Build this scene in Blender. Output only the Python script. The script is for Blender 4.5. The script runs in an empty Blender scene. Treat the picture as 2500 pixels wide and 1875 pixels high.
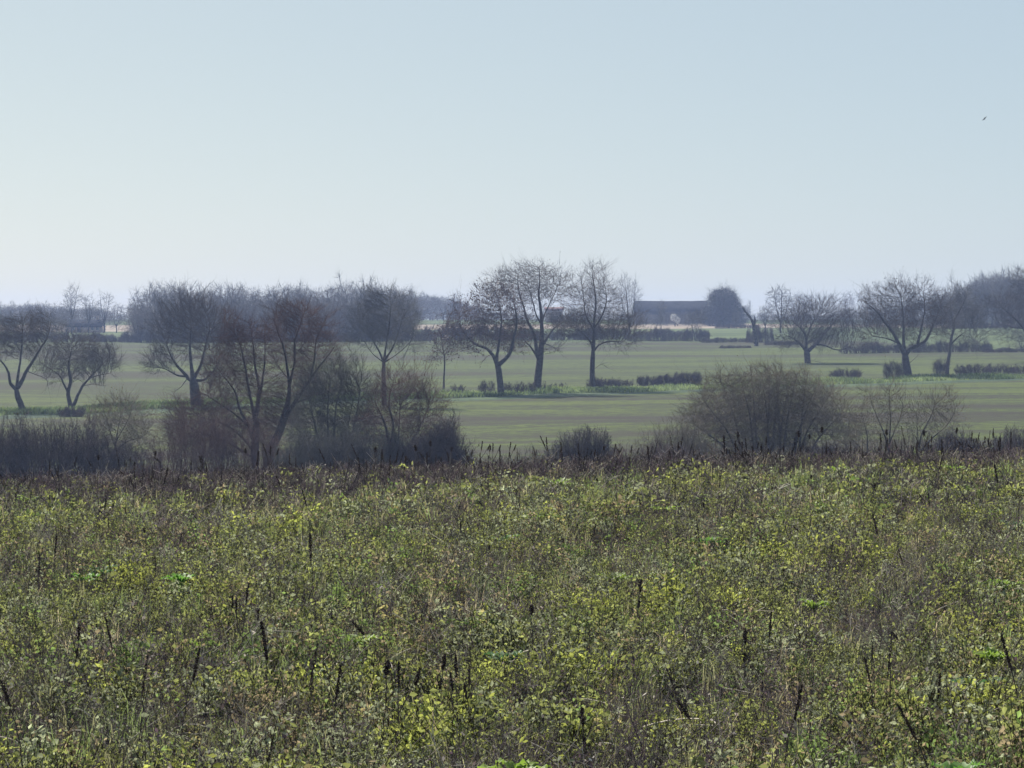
import bpy, math, random
import numpy as np

SEED = 7
DEBUG = False
rng = np.random.default_rng(SEED)
scene = bpy.context.scene
COL = scene.collection

# ------------------------------------------------------------------ camera
F = 8400.0                       # focal length in photo pixels (2500 wide)
EYE = 2.1
PITCH = math.atan(147.5 / F)
CAMP = np.array([0.0, 0.0, EYE])
cam_d = bpy.data.cameras.new("camera")
cam = bpy.data.objects.new("camera", cam_d)
COL.objects.link(cam)
cam.location = CAMP
cam.rotation_euler = (math.pi / 2 - PITCH, 0, 0)
cam_d.sensor_width = 36.0
cam_d.lens = 36.0 * F / 2500.0
cam_d.clip_start = 0.1
cam_d.clip_end = 9000
scene.camera = cam

def px2w(px, py, Y):
    """photo pixel + distance -> world point"""
    dx = (px - 1250.0) / F
    dy = (937.5 - py) / F
    sp, cp = math.sin(PITCH), math.cos(PITCH)
    d = np.array([dx, cp + dy * sp, -sp + dy * cp])
    return CAMP + d * (Y / d[1])

# ------------------------------------------------------------------ terrain
def pchip(xk, yk):
    xk = np.array(xk, float); yk = np.array(yk, float)
    h = np.diff(xk); d = np.diff(yk) / h
    m = np.zeros_like(xk)
    m[0], m[-1] = d[0], d[-1]
    for i in range(1, len(xk) - 1):
        if d[i - 1] * d[i] > 0:
            w1 = 2 * h[i] + h[i - 1]; w2 = h[i] + 2 * h[i - 1]
            m[i] = (w1 + w2) / (w1 / d[i - 1] + w2 / d[i])
    def f(x):
        x = np.clip(np.asarray(x, float), xk[0], xk[-1])
        i = np.clip(np.searchsorted(xk, x) - 1, 0, len(h) - 1)
        t = (x - xk[i]) / h[i]
        t2, t3 = t * t, t * t * t
        return ((2 * t3 - 3 * t2 + 1) * yk[i] + (t3 - 2 * t2 + t) * h[i] * m[i]
                + (-2 * t3 + 3 * t2) * yk[i + 1] + (t3 - t2) * h[i] * m[i + 1])
    return f

def zline(Y, py):
    return EYE - (py - 790.0) / F * Y

def column(zc, far):
    ys = [-80, 12, 30, 47, 52, 58, 70, 120, 180]
    zs = [0.0, 0.0, zc * 0.28, zc, zc - 0.10, zc - 0.42, zc - 1.3, zc - 5.2, zc - 7.9]
    for Y, py in far:
        ys.append(Y); zs.append(zline(Y, py))
    ys += [2000, 3200]; zs += [zs[-1] + 1.0, zs[-1] + 0.5]
    return pchip(ys, zs)

ZL = column(-0.37, [(245, 1180), (395, 1007), (800, 838), (1000, 815), (1150, 797), (1300, 783)])
ZC = column(-0.13, [(245, 1160), (452, 961), (800, 833), (1000, 806), (1100, 800), (1300, 783)])
ZR = column(0.07, [(245, 1138), (520, 919), (650, 860), (950, 802), (1100, 796), (1300, 783)])

def vof(x, Y):
    return np.clip(np.asarray(x, float) / np.maximum(np.asarray(Y, float), 14.0), -0.2, 0.2) / 0.1488

def bumps(x, y, wl, seed):
    r = np.random.default_rng(seed)
    s = 0.0
    for k in range(7):
        a = r.uniform(0, 2 * math.pi); w = wl * r.uniform(0.6, 1.8)
        s = s + np.sin((x * math.cos(a) + y * math.sin(a)) * 2 * math.pi / w + r.uniform(0, 6.28))
    return s / 3.5

def terrain(x, Y):
    x = np.asarray(x, float); Y = np.asarray(Y, float)
    v = vof(x, Y)
    l, c, r = ZL(Y), ZC(Y), ZR(Y)
    z = c + (r - l) * 0.5 * v + ((r + l) * 0.5 - c) * v * v
    amp = np.clip((Y - 60) / 300.0, 0.0, 1.0)
    return z + bumps(x, Y, 60.0, 3) * 0.14 * amp + bumps(x, Y, 2.6, 4) * 0.03 * (Y < 75)

def hedge_y(v):       # distance of the old hedge line, nearer on the left
    v = np.clip(v, -1.3, 1.3)
    return 452 + 62.5 * v + 5 * v * v
def edge_y(v):        # far edge of the upper field
    v = np.clip(v, -1.3, 1.3)
    return np.where(v < 0.55, 800.0, 800 - (v - 0.55) / 0.45 * 150)

# ------------------------------------------------------------------ materials
def new_mat(name):
    m = bpy.data.materials.new(name)
    m.use_nodes = True
    m.node_tree.nodes.clear()
    return m, m.node_tree.nodes, m.node_tree.links

def bark_mat(name, c1, c2, scale=3.0, rough=0.85):
    m, n, l = new_mat(name)
    out = n.new("ShaderNodeOutputMaterial"); b = n.new("ShaderNodeBsdfPrincipled")
    tc = n.new("ShaderNodeTexCoord"); no = n.new("ShaderNodeTexNoise"); cr = n.new("ShaderNodeValToRGB")
    no.inputs["Scale"].default_value = scale; no.inputs["Detail"].default_value = 5
    cr.color_ramp.elements[0].position = 0.35; cr.color_ramp.elements[1].position = 0.68
    cr.color_ramp.elements[0].color = (*c1, 1); cr.color_ramp.elements[1].color = (*c2, 1)
    l.new(tc.outputs["Object"], no.inputs["Vector"]); l.new(no.outputs["Fac"], cr.inputs["Fac"])
    l.new(cr.outputs["Color"], b.inputs["Base Color"])
    b.inputs["Roughness"].default_value = rough
    b.inputs["Specular IOR Level"].default_value = 0.25
    l.new(b.outputs[0], out.inputs[0])
    return m

def leaf_mat(name, c1, c2, trans=0.45, attr=None, scale=1.2, rough=0.55):
    """diffuse + translucent leaf; attr: face colour attribute holding each plant's own colour"""
    m, n, l = new_mat(name)
    out = n.new("ShaderNodeOutputMaterial")
    if attr:
        src = n.new("ShaderNodeAttribute"); src.attribute_name = attr; colr = src.outputs["Color"]
    else:
        tc = n.new("ShaderNodeTexCoord"); no = n.new("ShaderNodeTexNoise"); cr = n.new("ShaderNodeValToRGB")
        no.inputs["Scale"].default_value = scale; no.inputs["Detail"].default_value = 4
        cr.color_ramp.elements[0].position = 0.35; cr.color_ramp.elements[1].position = 0.65
        cr.color_ramp.elements[0].color = (*c1, 1); cr.color_ramp.elements[1].color = (*c2, 1)
        l.new(tc.outputs["Object"], no.inputs["Vector"]); l.new(no.outputs["Fac"], cr.inputs["Fac"])
        colr = cr.outputs["Color"]
    d = n.new("ShaderNodeBsdfPrincipled"); t = n.new("ShaderNodeBsdfTranslucent"); mx = n.new("ShaderNodeMixShader")
    d.inputs["Roughness"].default_value = rough; d.inputs["Specular IOR Level"].default_value = 0.3
    l.new(colr, d.inputs["Base Color"]); l.new(colr, t.inputs["Color"])
    mx.inputs[0].default_value = trans
    l.new(d.outputs[0], mx.inputs[1]); l.new(t.outputs[0], mx.inputs[2]); l.new(mx.outputs[0], out.inputs[0])
    return m

def field_mat(name, cols, stretch=(1, 1, 1), big=0.012, fine=0.9, streak=None):
    """soil and grass mixed by noise at three sizes"""
    m, n, l = new_mat(name)
    out = n.new("ShaderNodeOutputMaterial"); b = n.new("ShaderNodeBsdfPrincipled")
    geo = n.new("ShaderNodeNewGeometry"); mp = n.new("ShaderNodeMapping")
    mp.inputs["Scale"].default_value = stretch
    l.new(geo.outputs["Position"], mp.inputs["Vector"])
    n1 = n.new("ShaderNodeTexNoise"); n1.inputs["Scale"].default_value = big; n1.inputs["Detail"].default_value = 5
    n1.inputs["Roughness"].default_value = 0.6
    n2 = n.new("ShaderNodeTexNoise"); n2.inputs["Scale"].default_value = fine; n2.inputs["Detail"].default_value = 6
    n2.inputs["Roughness"].default_value = 0.7
    l.new(mp.outputs[0], n1.inputs["Vector"]); l.new(geo.outputs["Position"], n2.inputs["Vector"])
    a = n.new("ShaderNodeMath"); a.operation = "MULTIPLY_ADD"
    l.new(n2.outputs["Fac"], a.inputs[0]); a.inputs[1].default_value = 0.55; 
    s = n.new("ShaderNodeMath"); s.operation = "MULTIPLY"; l.new(n1.outputs["Fac"], s.inputs[0]); s.inputs[1].default_value = 0.9
    l.new(s.outputs[0], a.inputs[2])
    fac = a.outputs[0]
    cr = n.new("ShaderNodeValToRGB"); el = cr.color_ramp.elements
    pos = np.linspace(0.64, 0.82, len(cols))
    el[0].position = pos[0]; el[0].color = (*cols[0], 1)
    el[1].position = pos[-1]; el[1].color = (*cols[-1], 1)
    for p, c in zip(pos[1:-1], cols[1:-1]):
        e = el.new(p); e.color = (*c, 1)
    l.new(fac, cr.inputs["Fac"]); l.new(cr.outputs["Color"], b.inputs["Base Color"])
    bp = n.new("ShaderNodeBump"); bp.inputs["Strength"].default_value = 0.6; bp.inputs["Distance"].default_value = 0.25
    l.new(n2.outputs["Fac"], bp.inputs["Height"]); l.new(bp.outputs[0], b.inputs["Normal"])
    b.inputs["Roughness"].default_value = 0.95; b.inputs["Specular IOR Level"].default_value = 0.1
    l.new(b.outputs[0], out.inputs[0])
    return m

M = {}
M["bark"] = bark_mat("bark", (0.030, 0.026, 0.022), (0.085, 0.075, 0.062))
M["twig"] = bark_mat("twig", (0.050, 0.040, 0.034), (0.105, 0.085, 0.070), 0.8)
M["twig_red"] = bark_mat("twig_red", (0.070, 0.036, 0.030), (0.150, 0.085, 0.066), 0.8)
M["twig_olive"] = bark_mat("twig_olive", (0.125, 0.100, 0.070), (0.24, 0.20, 0.14), 0.7)
M["twig_grey"] = bark_mat("twig_grey", (0.055, 0.050, 0.042), (0.13, 0.12, 0.10), 0.7)
M["hazed_twig"] = bark_mat("hazed_twig", (0.085, 0.078, 0.072), (0.17, 0.16, 0.145), 0.5)  # paler copy of the grey twigs: sunlit haze put into the colour
M["bramble"] = bark_mat("bramble", (0.036, 0.027, 0.027), (0.115, 0.082, 0.074), 0.9)
M["bud"] = leaf_mat("bud", (0.055, 0.036, 0.028), (0.11, 0.075, 0.05), 0.2)
M["catkin"] = leaf_mat("catkin", (0.14, 0.12, 0.055), (0.24, 0.20, 0.11), 0.3)
M["ivy"] = leaf_mat("ivy", (0.035, 0.048, 0.034), (0.070, 0.085, 0.058), 0.2)
M["blossom"] = leaf_mat("blossom", (0.65, 0.64, 0.62), (0.8, 0.8, 0.78), 0.3)
M["soil"] = field_mat("soil", [(0.030, 0.023, 0.020), (0.050, 0.040, 0.032), (0.045, 0.045, 0.024)], fine=8.0)
M["meadow"] = field_mat("meadow", [(0.027, 0.022, 0.011), (0.032, 0.031, 0.011), (0.034, 0.044, 0.008), (0.066, 0.086, 0.010)], stretch=(0.16, 0.9, 1), big=0.05, fine=0.7)
M["verge"] = field_mat("verge", [(0.025, 0.045, 0.022), (0.040, 0.066, 0.028), (0.07, 0.10, 0.035)], big=0.12, fine=1.2)  # verge grass; its dark greens also stand in for cast tree shade
M["upper"] = field_mat("upper", [(0.034, 0.031, 0.012), (0.035, 0.046, 0.009), (0.062, 0.082, 0.011)], stretch=(0.22, 0.9, 1), big=0.04, fine=0.6)
M["farmix"] = field_mat("farmix", [(0.045, 0.068, 0.018), (0.065, 0.092, 0.024), (0.085, 0.115, 0.032)], big=0.02, fine=0.4)
M["stubble"] = field_mat("stubble", [(0.22, 0.17, 0.125), (0.29, 0.235, 0.17)], big=0.05, fine=0.5)

# ------------------------------------------------------------------ mesh helpers
def make_mesh(name, verts, faces_list, mats, mat_idx=None, cols=None, smooth=False):
    """faces_list: list of (n,k) int arrays; mat_idx/cols: per face"""
    me = bpy.data.meshes.new(name)
    verts = np.asarray(verts, np.float32)
    me.vertices.add(len(verts)); me.vertices.foreach_set("co", verts.ravel())
    loops = np.concatenate([f.ravel() for f in faces_list]).astype(np.int32)
    tot = np.concatenate([np.full(len(f), f.shape[1], np.int32) for f in faces_list])
    start = np.concatenate([[0], np.cumsum(tot)[:-1]]).astype(np.int32)
    me.loops.add(len(loops)); me.loops.foreach_set("vertex_index", loops)
    me.polygons.add(len(tot)); me.polygons.foreach_set("loop_start", start)
    me.polygons.foreach_set("loop_total", tot)
    if mat_idx is not None:
        me.polygons.foreach_set("material_index", np.asarray(mat_idx, np.int32))
    if smooth:
        me.polygons.foreach_set("use_smooth", np.ones(len(tot), bool))
    for m in mats:
        me.materials.append(m)
    if cols is not None:
        a = me.attributes.new("plant_colour", "FLOAT_COLOR", "FACE")
        c = np.ones((len(tot), 4), np.float32); c[:, :3] = cols
        a.data.foreach_set("color", c.ravel())
    me.update(calc_edges=True)
    return me

def link(name, me, parent=None, loc=None):
    o = bpy.data.objects.new(name, me)
    COL.objects.link(o)
    if parent is not None:
        o.parent = parent
    if loc is not None:
        o.location = loc
    return o

def tag(o, label=None, cat=None, group=None, kind=None):
    if label: o["label"] = label
    if cat: o["category"] = cat
    if group: o["group"] = group
    if kind: o["kind"] = kind
    return o

def norm(a):
    return a / np.maximum(np.linalg.norm(a, axis=-1, keepdims=True), 1e-9)

def frames(d):
    ref = np.where(np.abs(d[:, 1:2]) < 0.9, np.array([[0, 1.0, 0]]), np.array([[1.0, 0, 0]]))
    u = norm(np.cross(d, ref)); v = np.cross(d, u)
    return u, v

def prisms(S, E, dS, dE, rS, rE, n):
    """tapered tubes for every edge: returns verts, quads"""
    N = len(S)
    uS, vS = frames(dS); uE, vE = frames(dE)
    a = np.arange(n) * 2 * math.pi / n
    ca, sa = np.cos(a)[None, :, None], np.sin(a)[None, :, None]
    A = S[:, None] + rS[:, None, None] * (uS[:, None] * ca + vS[:, None] * sa)
    B = E[:, None] + rE[:, None, None] * (uE[:, None] * ca + vE[:, None] * sa)
    V = np.concatenate([A, B], 1).reshape(-1, 3)
    base = (np.arange(N) * 2 * n)[:, None]
    i = np.arange(n)[None]; j = (np.arange(n) + 1)[None] % n
    Q = np.stack([base + i, base + j, base + n + j, base + n + i], -1).reshape(-1, 4)
    return V, Q

class MB:
    def __init__(self):
        self.v = []; self.f = []; self.m = []; self.c = []; self.n = 0
    def add(self, V, Fc, mat=0, col=None):
        if len(V) == 0: return
        self.v.append(V); self.f.append(Fc + self.n); self.n += len(V)
        self.m.append(np.full(len(Fc), mat) if np.isscalar(mat) else mat)
        if col is not None: self.c.append(col)
    def mesh(self, name, mats, smooth=False):
        return make_mesh(name, np.concatenate(self.v), self.f, mats, np.concatenate(self.m),
                         np.concatenate(self.c) if self.c else None, smooth)

def leaf_quads(P, size, r, up=0.3, aspect=1.6):
    """one small rhombic leaf per point"""
    N = len(P)
    nrm = norm(r.normal(size=(N, 3)) + np.array([0, 0, up]))
    t = norm(np.cross(nrm, r.normal(size=(N, 3)))); b = np.cross(nrm, t)
    s = (size * r.uniform(0.6, 1.3, N))[:, None]
    V = np.stack([P - t * s * 0.5 * aspect, P + b * s * 0.42 - t * s * 0.05, P + t * s * 0.5 * aspect, P - b * s * 0.42 - t * s * 0.05], 1).reshape(-1, 3)
    return V, np.arange(4 * N).reshape(-1, 4)

def lobed_leaves(P, size, r, up=0.4):
    """six-cornered, slightly cupped leaves"""
    N = len(P)
    nrm = norm(r.normal(size=(N, 3)) + np.array([0, 0, up]))
    t = norm(np.cross(nrm, r.normal(size=(N, 3)))); b = np.cross(nrm, t)
    s = (size * r.uniform(0.5, 1.35, N))[:, None]; wv = r.uniform(0.55, 1.0, (N, 1)); cup = r.uniform(-0.05, 0.25, (N, 1))
    pr = [(-0.62, 0, 0), (-0.12, 0.46, 1), (0.22, 0.30, 0.6), (0.66, 0.0, 0), (0.22, -0.30, 0.6), (-0.12, -0.46, 1)]
    V = np.stack([P + t * s * a + b * s * c * wv + nrm * s * cup * e for a, c, e in pr], 1).reshape(-1, 3)
    i = np.arange(N)[:, None] * 6
    Q = np.concatenate([np.concatenate([i, i + 1, i + 2, i + 3], 1), np.concatenate([i, i + 3, i + 4, i + 5], 1)])
    return V, Q

# ------------------------------------------------------------------ trees
def resample(pts, step):
    pts = np.array(pts, float)
    # Catmull-Rom through the traced points, then even steps
    P = np.vstack([2 * pts[0] - pts[1], pts, 2 * pts[-1] - pts[-2]])
    out = []
    for i in range(1, len(P) - 2):
        for t in np.linspace(0, 1, 12, endpoint=False):
            a, b, c, d = P[i - 1], P[i], P[i + 1], P[i + 2]
            out.append(0.5 * ((2 * b) + (c - a) * t + (2 * a - 5 * b + 4 * c - d) * t ** 2 + (3 * b - a - 3 * c + d) * t ** 3))
    out.append(pts[-1]); out = np.array(out)
    L = np.concatenate([[0], np.cumsum(np.linalg.norm(np.diff(out, axis=0), axis=1))])
    n = max(2, int(L[-1] / step) + 1)
    s = np.linspace(0, L[-1], n)
    return np.stack([np.interp(s, L, out[:, k]) for k in range(3)], 1), s / L[-1]

def grow(spec, r):
    """space colonisation from the traced limbs into the crown's lobes.
    spec (metres, local): limbs [(pts3d, r0, r1)], lobes [(c3, rad3)], n, step"""
    step = spec["step"]
    P = []; par = []; rad = []
    for k, (pts, r0, r1) in enumerate(spec["limbs"]):
        q, t = resample(pts, step)
        if k:
            d = np.linalg.norm(np.array(P) - q[0], axis=1); p = int(np.argmin(d))
        else:
            p = -1
        wob = np.zeros(3)
        for i, (x, tt) in enumerate(zip(q, t)):
            if k and i == 0:
                continue
            wob = wob * 0.8 + r.normal(size=3) * step * spec.get("wob", 0.045) * (tt > 0.1)
            P.append(x + wob); par.append(p); rad.append((r0 + (r1 - r0) * tt) * ((1 + 0.45 * math.exp(-tt * 14)) if k else (1 - 0.22 * max(0.0, (tt - 0.8) / 0.2)))); p = len(P) - 1
    P = np.array(P); nlimb = len(P)
    par = list(par); rad = list(rad)
    vol = np.array([np.prod(l[1]) ** 0.8 * (l[2] if len(l) > 2 else 1) for l in spec["lobes"]])
    cnt = np.maximum(20, (spec["n"] * vol / vol.sum())).astype(int)
    A = []
    for l, c in zip(spec["lobes"], cnt):
        d = norm(r.normal(size=(c, 3)))
        edge = 1 + spec.get("rag", 0.40) * sum(np.sin(d @ r.normal(size=3) * 3.2 + r.uniform(0, 6.28)) for _ in range(4))[:, None] / 2.2
        edge = np.where(r.uniform(size=(c, 1)) < spec.get("stray", 0.15), edge * r.uniform(1.05, 1.4, (c, 1)), edge)
        d = d * edge * (r.uniform(0, 1, (c, 1)) ** spec.get("shell", 0.45))
        A.append(np.array(l[0]) + d * np.array(l[1]))
    A = np.concatenate(A)
    dm = np.linalg.norm(A[:, None] - P[None], axis=2)
    near = dm.argmin(1); nd = dm.min(1)
    di = spec.get("di", 13) * step; dk = spec.get("dk", 1.7) * step
    grown = np.zeros(40000, int)
    dirs0 = np.array([0, 0, spec.get("trop", 0.12)])
    for it in range(spec.get("it", 90)):
        act = nd < di
        if not act.any():
            if len(A) < 10: break
            di *= 1.5; continue
        ids = near[act]
        acc = np.zeros((len(P), 3)); np.add.at(acc, ids, norm(A[act] - P[ids]))
        u = np.unique(ids); u = u[grown[u] < 4]
        if len(u) == 0: break
        grown[u] += 1
        pd = norm(P[u] - P[np.maximum(np.array(par)[u], 0)] + 1e-9)
        d = norm(norm(acc[u]) + dirs0 + pd * spec.get("mom", 0.4) * (grown[u] == 1)[:, None] + r.normal(size=(len(u), 3)) * 0.10)
        new = P[u] + d * step
        i0 = len(P); P = np.vstack([P, new]); par += list(u); rad += [0.0] * len(u)
        dm = np.linalg.norm(A[:, None] - new[None], axis=2)
        j = dm.argmin(1); m = dm[np.arange(len(A)), j]; b = m < nd
        near[b] = j[b] + i0; nd[b] = m[b]
        keep = nd > dk
        A, near, nd = A[keep], near[keep], nd[keep]
        if len(A) == 0 or len(P) > spec.get("maxn", 9000): break
    if DEBUG: print('NODES', len(P), nlimb, len(A), it)
    par = np.array(par); rad = np.array(rad)
    # pipe model
    ex = 2.25; tip = spec.get("tip", 0.012)
    s = np.zeros(len(P)); main = np.full(len(P), -1); best = np.zeros(len(P))
    for i in range(len(P) - 1, -1, -1):
        if s[i] == 0: s[i] = tip ** ex
        ri = max(s[i] ** (1 / ex), rad[i]); rad[i] = ri
        p = par[i]
        if p >= 0:
            s[p] += s[i]
            if ri > best[p]: best[p] = ri; main[p] = i
    rad[:nlimb] = np.minimum(rad[:nlimb], spec["limbs"][0][1] * 1.05)
    return P, par, rad, main

def tree_meshes(spec, r, mats, name):
    P, par, rad, main = grow(spec, r)
    has = par >= 0
    e = np.nonzero(has)[0]; p = par[e]
    d = np.zeros_like(P); d[e] = norm(P[e] - P[p])
    root = np.nonzero(~has)[0]
    for k in root:
        d[k] = d[main[k]] if main[k] >= 0 else (0, 0, 1)
    ismain = main[p] == e
    dS = np.where(ismain[:, None], d[p], d[e])
    rS = np.where(ismain, rad[p], np.minimum(rad[p], rad[e] * 1.15))
    rE = rad[e]
    thick = rE > min(spec.get("split", 0.09), rE.max() * 0.6)
    tr = MB(); cr = MB()
    big = thick & (rE > 0.14)
    for sel, n, mb, mi in ((big, 8, tr, 0), (thick & ~big, 5, tr, 0), (~thick, 3, cr, 0)):
        if sel.any():
            V, Q = prisms(P[p[sel]], P[e[sel]], dS[sel], d[e[sel]], rS[sel], rE[sel], n)
            mb.add(V, Q, mi)
    # flare of the foot
    # twigs
    cand = e[rE < spec.get("tw_r", 0.045)]
    k = spec.get("tw", 2); tl = spec.get("tw_len", 0.7); tw = spec.get("tw_w", 0.010)
    if k and len(cand):
        idx = np.repeat(cand, int(math.ceil(k)))
        if k != int(k): idx = idx[r.uniform(size=len(idx)) < k / math.ceil(k)]
        dd = norm(d[idx] * 1.0 + r.normal(size=(len(idx), 3)) * spec.get("tw_spread", 0.42) + np.array([0, 0, spec.get("tw_up", 0.2)]))
        Ln = (tl * np.clip(r.gamma(3.0, 0.31, len(idx)), 0.25, 2.4))[:, None]
        m1 = P[idx] + dd * Ln * 0.5
        d2 = norm(dd + r.normal(size=dd.shape) * 0.16 + np.array([0, 0, spec.get("tw_up", 0.2) * 0.6]))
        m2 = m1 + d2 * Ln * 0.5
        w = np.full(len(idx), tw)
        V, Q = prisms(P[idx], m1, dd, dd, w, w * 0.8, 3); cr.add(V, Q, 0)
        V, Q = prisms(m1, m2, dd, d2, w * 0.8, w * 0.4, 3); cr.add(V, Q, 0)
        d3 = norm(dd + r.normal(size=dd.shape) * 0.5); L3 = Ln * r.uniform(0.25, 0.6, (len(idx), 1))
        V, Q = prisms(m1, m1 + d3 * L3, d3, d3, w * 0.7, w * 0.35, 3); cr.add(V, Q, 0)
        for fr in spec.get("side", (0.25, 0.7)):         # finer side shoots
            q0 = P[idx] + dd * Ln * 0.5 + (m2 - m1) * fr if fr > 0.5 else P[idx] + dd * Ln * 0.5 * (fr * 2)
            d4 = norm(dd + r.normal(size=dd.shape) * 0.55 + np.array([0, 0, 0.1])); L4 = Ln * r.uniform(0.2, 0.5, (len(idx), 1))
            V, Q = prisms(q0, q0 + d4 * L4, d4, d4, w * 0.5, w * 0.3, 3); cr.add(V, Q, 0)
        nb = spec.get("buds", 0)
        if nb:
            pool = np.concatenate([m1, m2, m1 + d3 * L3])
            pool = pool[r.choice(len(pool), min(nb, len(pool)), replace=False)]
            V, Q = leaf_quads(pool, spec.get("bud_s", 0.10), r); cr.add(V, Q, 1)
    nl = spec.get("leaves", 0)
    if nl:
        B = []
        vol = np.array([np.prod(l[1]) for l in spec["lobes"]])
        for l, c in zip(spec["lobes"], (nl * vol / vol.sum()).astype(int)):
            q = norm(r.normal(size=(c, 3))) * r.uniform(0.25, 1.0, (c, 1)) ** 0.45
            pp = np.array(l[0]) + q * np.array(l[1])
            pp = pp + 0.03 * np.linalg.norm(l[1]) * np.stack([bumps(pp[:, 1] , pp[:, 2], 3.0, 11 + i) for i in range(3)], 1)
            B.append(pp)
        V, Q = leaf_quads(np.concatenate(B), spec.get("leaf_s", 0.3), r); cr.add(V, Q, 1)
    ns = spec.get("sleeve", None)       # ivy on the trunk: (count, upto fraction of height, size)
    tm = tr.mesh(name + "_trunk", [mats[0]], True)
    cm = cr.mesh(name + "_crown", [mats[1], mats[2]])
    return tm, cm

def px_spec(bx, by, Y, limbs, lobes, **kw):
    """trace (photo pixels) -> metres round the tree's foot; depth comes from each limb's own random lean"""
    s = Y / F
    r = np.random.default_rng(int(bx * 13 + by))
    L = []
    for k, (pts, w0, w1) in enumerate(limbs):
        q = []
        n = len(pts)
        dep = r.uniform(-1, 1) * 0.55 * s * (abs(pts[-1][0] - pts[0][0]) + 0.35 * abs(pts[-1][1] - pts[0][1])) if k else r.uniform(-0.5, 0.5)
        if k:
            cand = [(pp, zz) for (pp, zz) in seen]
            j = min(range(len(cand)), key=lambda j: (cand[j][0][0] - pts[0][0]) ** 2 + (cand[j][0][1] - pts[0][1]) ** 2)
            y0 = cand[j][1]
        else:
            y0 = 0.0; seen = []
        for i, (a, b) in enumerate(pts):
            t = i / (n - 1)
            yy = y0 + dep * t ** 1.2
            q.append(((a - bx) * s, yy, (by - b) * s)); seen.append(((a, b), yy))
        L.append((q, w0 * s / 2 * (0.95 if k else 1.0), w1 * s / 2 * (0.75 if k else 1.0)))
    B = []
    for lb in lobes:
        cx, cy, rx, ry = lb[:4]
        dr = lb[4] if len(lb) > 4 else 0.85 * rx
        B.append((((cx - bx) * s, 0.0, (by - cy) * s), (rx * s, dr * s, ry * s)))
    d = dict(limbs=L, lobes=B, n=1400, step=0.45)
    d.update(kw)
    d["n"] = int(d["n"] * 4.0); d["tw"] = d.get("tw", 2) * 1.05; d["tw_w"] = d.get("tw_w", 0.010) * 1.0; d["tip"] = d.get("tip", 0.012) * 1.0; d["tw_len"] = d.get("tw_len", 0.7) * 1.45; d["step"] *= 0.6; d.setdefault("dk", 1.7); d["maxn"] = 9000; d["tw_up"] = d.get("tw_up", 0.28)
    return d

def place_tree(name, label, cat, bx, by, Y, limbs, lobes, mats=("bark", "twig", "bud"), group=None, gz=None, **kw):
    spec = px_spec(bx, by, Y, limbs, lobes, **kw)
    r = np.random.default_rng(int(bx * 7 + Y))
    tm, cm = tree_meshes(spec, r, [M[k] for k in mats], name)
    x = (bx - 1250) / F * Y
    z = float(terrain(x, Y))
    root = link(name, None, None, (x, Y, z - 0.05))
    tag(root, label, cat, group)
    link("trunk", tm, root); link("crown", cm, root)
    return root

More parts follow.
